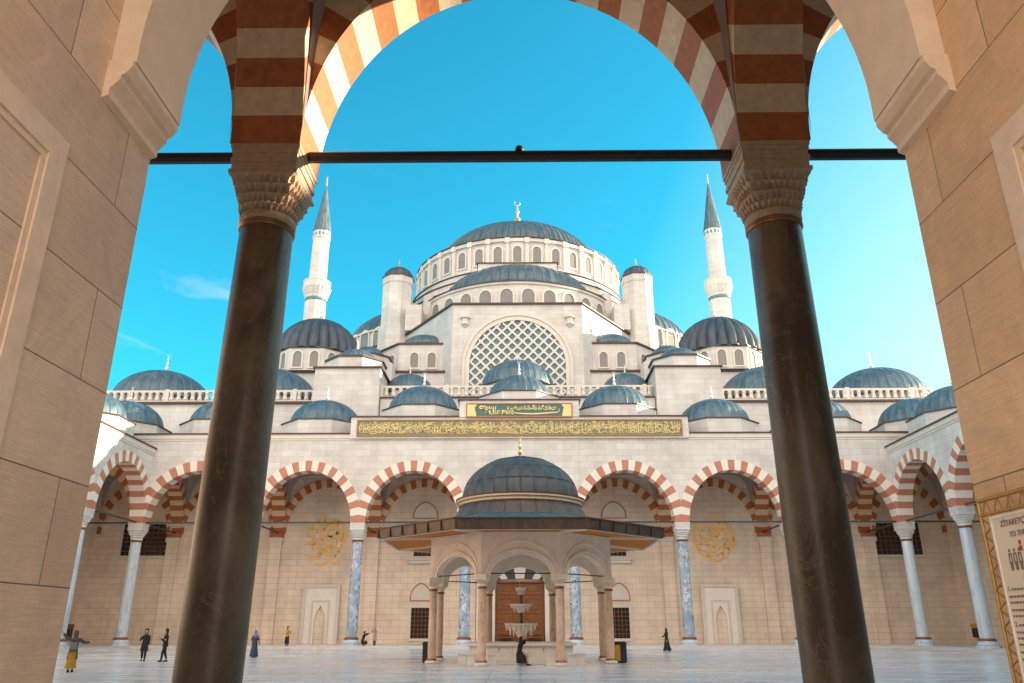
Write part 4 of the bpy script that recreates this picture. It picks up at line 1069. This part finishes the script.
# ================================================================= people
def skin_mesh(name, verts, edges, mat, subs=1):
    me = bpy.data.meshes.new(name + '_t'); me.from_pydata([v[:3] for v in verts], edges, [])
    o = bpy.data.objects.new(name + '_t', me); COL.objects.link(o)
    md = o.modifiers.new('s', 'SKIN'); md.use_smooth_shade = True
    for k, v in enumerate(verts):
        s = me.skin_vertices[0].data[k]; s.radius = (v[3], v[4] if len(v) > 4 else v[3]); s.use_root = (k == 0)
    sb = o.modifiers.new('b', 'SUBSURF'); sb.levels = subs; sb.render_levels = subs
    dg = bpy.context.evaluated_depsgraph_get(); r = bpy.data.meshes.new_from_object(o.evaluated_get(dg))
    bpy.data.objects.remove(o); bpy.data.meshes.remove(me)
    r.name = name; r.materials.clear(); r.materials.append(M[mat])
    r.polygons.foreach_set('use_smooth', [True] * len(r.polygons)); return r
def lerp(a, b, t): return tuple(a[k] + (b[k] - a[k]) * t for k in range(3))
def person(label, loc, rz, top, bottom, scarf, armL, armR, pose='stand', h=1.65, coat=0, skirt=False, stride=.0, bag=None, lean=0.0, robe=False, hair=False, group='people in the courtyard'):
    k = h / 1.72
    t = thing('person', label, 'person', loc, group)
    t.rotation_euler.z = rz; t.scale = (k, k, k); 
    sit = pose == 'sit'; cr = pose == 'crouch'
    hz = .92 if not (sit or cr) else (.60 if sit else .42)
    ly = -lean
    pel = (0, 0, hz); chest = (0, ly * .7, hz + .36); neck = (0, ly * 1.0, hz + .56); head = (0, ly * 1.1 - .03, hz + .70)
    V = []; E = []
    def add(p, r, par=None, r2=None):
        V.append((p[0], p[1], p[2], r, r2 or r)); 
        if par is not None: E.append((par, len(V) - 1))
        return len(V) - 1
    i0 = add(pel, .15, None, .11); i1 = add(lerp(pel, chest, .5), .125, i0, .095); i2 = add(chest, .15, i1, .105)
    i3 = add(neck, .055, i2); i4 = add(lerp(neck, head, .55), .062, i3); i5 = add((head[0], head[1], head[2]), .085, i4, .092); i6 = add((head[0], head[1] + .01, head[2] + .10), .07, i5)
    add((head[0], head[1] - .105, head[2] - .005), .014, i5)       # nose
    add((head[0] - .085, head[1] + .01, head[2]), .018, i5); add((head[0] + .085, head[1] + .01, head[2]), .018, i5)   # ears
    arms = []
    for s, A in ((-1, armL), (1, armR)):
        sh = (s * .175, chest[1], chest[2] + .10)
        el = tuple(sh[q] + A[0][q] * .29 for q in range(3)); wr = tuple(el[q] + A[1][q] * .25 for q in range(3)); 
        j = add(sh, .062, i2); a = add(el, .043, j); b_ = add(wr, .03, a)
        dv = Vector(A[1]).normalized(); pm = tuple(wr[q] + dv[q] * .07 for q in range(3)); c = add(pm, .036, b_, .018)
        sd = dv.cross(Vector((0, 1, .2))).normalized() if abs(dv.y) < .9 else Vector((1, 0, 0))
        for f in range(4):
            off = sd * (.022 * (f - 1.5)); l = (.06, .075, .07, .055)[f]
            m1 = add(tuple(pm[q] + dv[q] * .04 + off[q] for q in range(3)), .0095, c)
            add(tuple(pm[q] + dv[q] * (.04 + l) + off[q] * 1.05 + (0, -.02, 0)[q] for q in range(3)), .008, m1)
        th = add(tuple(wr[q] + dv[q] * .04 - sd[q] * .045 for q in range(3)), .011, b_); add(tuple(wr[q] + dv[q] * .09 - sd[q] * .06 for q in range(3)), .009, th)
        arms.append((sh, el, wr))
    legs = []
    for s in (-1, 1):
        hip = (s * .09, 0, hz - .04)
        if sit: kn = (s * .11, -.42, hz - .02); an = (s * .11, -.46 + s * .05, .09)
        elif cr: kn = (s * .14, -.34, .50); an = (s * .13, -.08, .09)
        else: kn = (s * .09, -.03 - s * stride * .5, .49); an = (s * .085, .02 - s * stride, .085 + (.05 if s * stride < 0 else 0))
        j = add(hip, .085, i0); a = add(kn, .055, j); b_ = add(lerp(kn, an, .45), .052, a); c = add(an, .036, b_); add((an[0], an[1] - .14, .035), .034, c)
        legs.append((hip, kn, an))
    body = skin_mesh('body', V, E, 'skin', 1); sub(body, 'body', t)
    # clothes
    b = MB(); zb = hz - .12 - coat if not (sit or cr) else hz - .1
    cy = chest[1]
    rg = [(0, 0, zb, .20 + coat * .12, .16 + coat * .1), (0, 0, hz + .02, .18, .145), (0, cy * .5, hz + .2, .155, .125), (0, cy, hz + .40, .19, .135), (0, cy * 1.05, hz + .485, .15, .11), (0, neck[1], hz + .55, .07, .07)]
    b.loft(rg, 18)
    for sh, el, wr in arms: b.tube([(sh[0] * .85, sh[1], sh[2] + .0), sh, lerp(sh, el, .5), el, lerp(el, wr, .85)], [.07, .078, .068, .06, .05], 10)
    o = b.build('coat' if coat else 'jacket', top, None, 60); o.parent = t
    if robe or skirt:
        b = MB(); fl = .30 if robe else .24
        if sit or cr: b.loft([(0, -.15, .12, .26, .30), (0, -.16, hz - .15, .25, .32), (0, -.1, hz + .06, .19, .2)], 18)
        else:
            st = stride * .5; b.loft([(0, st * .2, .07 if robe else .16, fl, fl * (1 + stride)), (0, 0, .35, fl * .86, fl * .88), (0, 0, .7, .2, .185), (0, 0, hz + .06, .165, .135)], 22)
        o = b.build('skirt', bottom, None, 60); o.parent = t
    else:
        b = MB()
        for hip, kn, an in legs: b.tube([(hip[0], hip[1], hip[2] + .08), hip, lerp(hip, kn, .5), kn, lerp(kn, an, .5), lerp(kn, an, .93)], [.10, .105, .09, .072, .066, .052], 10)
        o = b.build('trousers', bottom, None, 60); o.parent = t
    b = MB()
    for hip, kn, an in legs: b.loft([(an[0], an[1] - .06, .0, .05, .135), (an[0], an[1] - .06, .04, .05, .135), (an[0], an[1] - .01, .10, .046, .06)], 12)
    o = b.build('shoes', 'c_black', None, 50); o.parent = t
    b = MB(); hx, hy, hz_ = head
    if hair: b.loft([(hx, hy + .05, hz_ - .20, .075, .05), (hx, hy + .045, hz_ - .05, .105, .075), (hx, hy + .03, hz_ + .05, .108, .098), (hx, hy + .02, hz_ + .12, .09, .09), (hx, hy + .02, hz_ + .165, .03, .03)], 16)
    else: b.loft([(hx, neck[1] + .02, hz_ - .30, .19, .14), (hx, neck[1] + .01, hz_ - .20, .13, .12), (hx, hy + .035, hz_ - .11, .095, .095), (hx, hy + .04, hz_ + .0, .108, .10), (hx, hy + .03, hz_ + .09, .10, .10), (hx, hy + .02, hz_ + .165, .035, .035)], 16)
    o = b.build('hair' if hair else 'headscarf', scarf, None, 60); o.parent = t
    if bag:
        b = MB(); b.loft([(.0, cy + .20, hz + .02, .14, .08), (.0, cy + .22, hz + .1, .16, .1), (0, cy + .2, hz + .34, .14, .08)], 12)
        b.tube([(.1, cy + .15, hz + .34), (.14, cy, hz + .47), (.12, cy - .1, hz + .3)], .014, 5); b.tube([(-.1, cy + .15, hz + .34), (-.14, cy, hz + .47), (-.12, cy - .1, hz + .3)], .014, 5)
        o = b.build('backpack', bag, None, 50); o.parent = t
    return t
DN = ((.05, 0, -1), (0, -.15, -1)); DNL = ((-.05, 0, -1), (0, -.15, -1))
person('person in brown jacket and mustard skirt with both arms spread', (-19.1, 35.6, 0), radians(200), 'c_grey', 'c_yellow', 'c_grey', ((-.8, -.2, -.5), (-.9, -.2, .1)), ((.75, -.2, .3), (.6, -.1, .8)), h=1.62, coat=.25, skirt=True, bag='c_scarf')
person('person in black coat walking with one hand raised to the face', (-21.3, 47.2, 0), radians(20), 'c_black', 'c_black', 'hair', ((-.3, -.4, -.8), (.3, -.4, .9)), DN, h=1.68, coat=.25, stride=.13, hair=True)
person('person in black beside the left dark column, looking down at a phone', (-19.75, 46.3, 0), radians(-60), 'c_black', 'c_black', 'hair', ((-.1, -.3, -.95), (.3, -.8, .5)), ((.1, -.3, -.95), (-.3, -.8, .5)), h=1.68, stride=.15, hair=True)
person('person in long navy coat and pale grey headscarf seen from behind', (-16.8, 52.7, 0), radians(175), 'c_navy', 'c_navy', 'c_scarf', ((-.25, -.1, -.9), (-.05, -.4, -.7)), ((.25, -.1, -.9), (.05, -.4, -.7)), h=1.58, coat=.5, robe=True)
person('person in orange-yellow top and black skirt standing near the left wall niche', (-21.6, 77.0, PF), radians(60), 'c_olive', 'c_black', 'hair', ((-.2, -.3, -.9), (.2, -.8, .5)), ((.2, -.3, -.9), (-.2, -.8, .5)), h=1.66, skirt=True, hair=True)
person('person in dark clothes crouching at the foot of a blue marble column, reaching out', (-14.6, 77.2, PF), radians(80), 'c_black', 'c_black', 'hair', ((-.2, -.8, .3), (0, -.9, .5)), ((.2, -.8, .3), (0, -.9, .5)), pose='crouch', h=1.7, lean=.12, hair=True, skirt=True)
person('person in mauve coat holding arms up to take a picture, beside the crouching one', (-13.5, 77.2, PF), radians(-20), 'c_pink', 'c_black', 'hair', ((-.2, -.6, .3), (.1, -.4, .9)), ((.2, -.6, .4), (-.1, -.4, .9)), h=1.45, coat=.3, hair=True)
person('person in a long black robe walking left, to the right of the pavilion', (11.85, 67.5, 0), radians(-82), 'c_black', 'c_black', 'c_black', ((-.1, -.5, -.8), (0, -.8, -.3)), DN, h=1.68, robe=True, stride=.22)
person('person in black seated on a stool at the fountain with hands raised to the head', (-.05, 41.7, 0), radians(75), 'c_black', 'c_black', 'c_black', ((-.2, -.6, .2), (.2, -.3, .9)), ((.2, -.6, .2), (-.2, -.3, .9)), pose='sit', h=1.6, lean=.1, skirt=True, coat=.2)

# ================================================================= visitor board
SX = 3.1
sg = thing('visitor_board', 'printed visitor rules board in a gold lattice frame beside the right gate pier', 'sign', (SX, 4.7, 0))
b = MB(); b.box(SX - .012, SX + .012, 4.2, 5.225, .5, 2.43); bd = b.build('board', 'paper', sg)
b = MB(); Yo, Yi, Ya, Yb, Zt, Zi = 5.345, 5.24, 4.08, 4.185, 2.55, 2.455
for Yv, zz in ((Yo, Zt), (Yi, Zi), (Yb, Zi), (Ya, Zt)): b.tube([(SX, Yv, .02), (SX, Yv, zz)], .011, 6)
b.tube([(SX, Yo, Zt), (SX, Ya, Zt)], .015, 6); b.tube([(SX, Yo, Zi), (SX, Ya, Zi)], .012, 6); b.tube([(SX, Yo, .45), (SX, Ya, .45)], .014, 6)
for k in range(17):
    z = .48 + k * .115
    for a_, c_ in ((Yo, Yi), (Ya, Yb)): b.tube([(SX, a_, z), (SX, c_, z + .0575)], .006, 5); b.tube([(SX, c_, z + .0575), (SX, a_, z + .115)], .006, 5)
for k in range(9):
    y = Yo - .03 - k * .135
    b.tube([(SX, y, Zi), (SX, y - .05, Zt)], .006, 5); b.tube([(SX, y - .05, Zt), (SX, y - .1, Zi)], .006, 5)
for Yv in (Yo, Ya): b.box(SX - .14, SX + .14, Yv - .03, Yv + .03, .013, .045)
b.build('lattice_frame', 'brass', sg, 40)
b = MB(); b.ringplate([(4.215, .515), (5.21, .515), (5.21, 2.415), (4.215, 2.415)], [(4.2, .5), (5.225, .5), (5.225, 2.43), (4.2, 2.43)], lambda u, w, z: (SX - w, u, z), .0125, .02); b.build('board_rim', 'marble_w', sg)
def text(s, size, yc, z, mat, left=True, bold=0.0, name='lettering'):
    c = bpy.data.curves.new('t', 'FONT'); c.body = s; c.size = size; c.extrude = .0012; c.align_x = 'LEFT' if left else 'CENTER'; c.offset = bold; c.space_character = 1.02
    o = bpy.data.objects.new('t', c); COL.objects.link(o)
    dg = bpy.context.evaluated_depsgraph_get(); me = bpy.data.meshes.new_from_object(o.evaluated_get(dg)); bpy.data.objects.remove(o)
    me.materials.clear(); me.materials.append(M[mat])
    R = Matrix(((0, 0, -1), (-1, 0, 0), (0, 1, 0))).to_4x4()
    me.transform(Matrix.Translation((SX - .0145 - sg.location.x, yc - sg.location.y, z - sg.location.z)) @ R)
    q = bpy.data.objects.new(name, me); COL.objects.link(q); q.parent = sg; return q
text('ZİYARETÇİ', .052, 5.125, 2.355, 'ink', True, .0008)
text('TO THE', .047, 5.05, 2.285, 'ink', True, .0006)
fr = lambda u, w, z: (SX - .012 - w, u, z)
b = MB()
for k in range(3):
    y = 5.09 - k * .05
    b.plate([(y + .012, 2.085), (y - .012, 2.085), (y - .015, 2.135), (y + .015, 2.135)], fr, .001, .004)
    b.ringplate([(y + .010, 2.135), (y - .010, 2.135), (y - .008, 2.18), (y + .008, 2.18)], [(y + .018, 2.13), (y - .018, 2.13), (y - .016, 2.19), (y + .016, 2.19)], fr, .001, .004)
    b.plate([(y + .009 * cos(a), 2.205 + .011 * sin(a)) for a in [pi * q / 5 for q in range(10)]], fr, .001, .004)
b.build('pictograms', 'ink', sg)
b = MB(); b.plate([(4.965 + .012 * cos(a), 2.245 + .015 * sin(a)) for a in [pi * q / 6 for q in range(12)]], fr, .001, .004); b.plate([(4.978, 2.195), (4.952, 2.195), (4.952, 2.225), (4.978, 2.225)], fr, .001, .004); b.build('red_symbol', 'inkred', sg)
b = MB(); cy_ = 4.955; b.ringplate([(cy_ + .03 * cos(a), 2.035 + .03 * sin(a)) for a in [pi * q / 10 for q in range(20)]], [(cy_ + .043 * cos(a), 2.035 + .043 * sin(a)) for a in [pi * q / 10 for q in range(20)]], fr, .001, .004)
b.stroke(fr, [(cy_ + .02, 2.035), (cy_ + .003, 2.018), (cy_ - .02, 2.055)], .011, .001, .004, taper=False); b.build('green_symbol', 'inkgreen', sg)
text('1.', .042, 5.19, 1.965, 'ink'); text('2.', .042, 5.19, 1.755, 'ink')
b = MB(); rnd = random.Random(4)
for z in (1.968, 1.925, 1.89, 1.845, 1.81, 1.757, 1.715, 1.68, 1.645, 1.60, 1.56, 1.50, 1.46, 1.42, 1.37, 1.33, 1.27, 1.23, 1.19):
    y = 5.15 if z in (1.968, 1.757) else 5.19
    while y > 4.28:
        l = rnd.uniform(.015, .045); b.plate([(y, z), (y, z + .013), (y - l, z + .013), (y - l, z)], fr, .001, .003); y -= l + .009
b.build('small_print', 'ink', sg)

# ================================================================= world, sun, camera
SUN_EL, SUN_AZ = SUNP
w = bpy.data.worlds.new('World'); S.world = w; w.use_nodes = True; nt = w.node_tree
bg = nt.nodes['Background']
sky = N(nt, 'ShaderNodeTexSky', sky_type='NISHITA'); sky.sun_disc = False
sky.sun_elevation = radians(SUN_EL); sky.sun_rotation = radians(SUN_AZ); sky.altitude = 200
sky.air_density = 1.0; sky.dust_density = 1.0; sky.ozone_density = 2.5
col = mixc(nt, 1.0, sky.outputs[0], SKYTINT, 'MULTIPLY')
tc = N(nt, 'ShaderNodeTexCoord')
n1 = noise(nt, mapping(nt, tc.outputs['Generated'], (3.2, 3.2, 9)), 2.2, 7, .62, .6)
n2 = noise(nt, mapping(nt, tc.outputs['Generated'], (1, 1, 2.0)), 1.7, 2)
sep = N(nt, 'ShaderNodeSeparateXYZ'); L(nt, tc.outputs['Generated'], sep.inputs[0])
low = ramp(nt, sep.outputs[2], [(.34, 1.0), (.56, 0.0)])
f = math_(nt, 'MULTIPLY', ramp(nt, n1, [(.60, 0.0), (.80, 1.0)]), ramp(nt, n2, [(.45, 0.0), (.6, 1.0)]))
f = math_(nt, 'MULTIPLY', math_(nt, 'MULTIPLY', f, low), .4)
col = mixc(nt, f, col, CLOUD)
gl = ramp(nt, math_(nt, 'SUBTRACT', sep.outputs[0], math_(nt, 'MULTIPLY', sep.outputs[2], .35)), [(0.0, 0.0), (.16, .3), (.42, .85)])
fd = ramp(nt, sep.outputs[2], [(.3, 1.0), (.85, .25)])
col = mixc(nt, math_(nt, 'MULTIPLY', gl, fd), col, GLOW)
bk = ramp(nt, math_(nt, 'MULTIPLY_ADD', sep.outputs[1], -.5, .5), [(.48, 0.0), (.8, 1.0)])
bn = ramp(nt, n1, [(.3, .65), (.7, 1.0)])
col = mixc(nt, math_(nt, 'MULTIPLY', bk, bn), col, SKYFILL)  # unseen bright sky behind the camera, added to light and neutralise the facade
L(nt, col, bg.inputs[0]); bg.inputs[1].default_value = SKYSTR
ld = bpy.data.lights.new('sun', 'SUN'); ld.energy = SUNE; ld.angle = radians(.6); ld.color = (1, .80, .55)
lo = bpy.data.objects.new('sun', ld); COL.objects.link(lo)
e, a = radians(SUN_EL), radians(SUN_AZ)
d = Vector((sin(a) * cos(e), cos(a) * cos(e), sin(e)))
lo.rotation_euler = d.to_track_quat('Z', 'Y').to_euler(); lo.location = (60, 20, 90)
cd = bpy.data.cameras.new('camera'); cam = bpy.data.objects.new('camera', cd); COL.objects.link(cam)
cd.sensor_width = 36; cd.lens = 778 * 36 / 1024; cd.clip_end = 3000; cd.clip_start = .05
cam.matrix_world = Matrix.Translation((0, 0, 1.75)) @ Matrix.Rotation(.0095, 4, 'Z') @ Matrix.Rotation(radians(90 + 20.21), 4, 'X') @ Matrix.Rotation(-.0006, 4, 'Z')
S.camera = cam
S.view_settings.view_transform = 'Standard'; S.view_settings.look = 'None'; S.view_settings.gamma = 1; S.view_settings.exposure = EXPO
S.render.engine = 'CYCLES'; S.cycles.max_bounces = 8; S.cycles.diffuse_bounces = 5
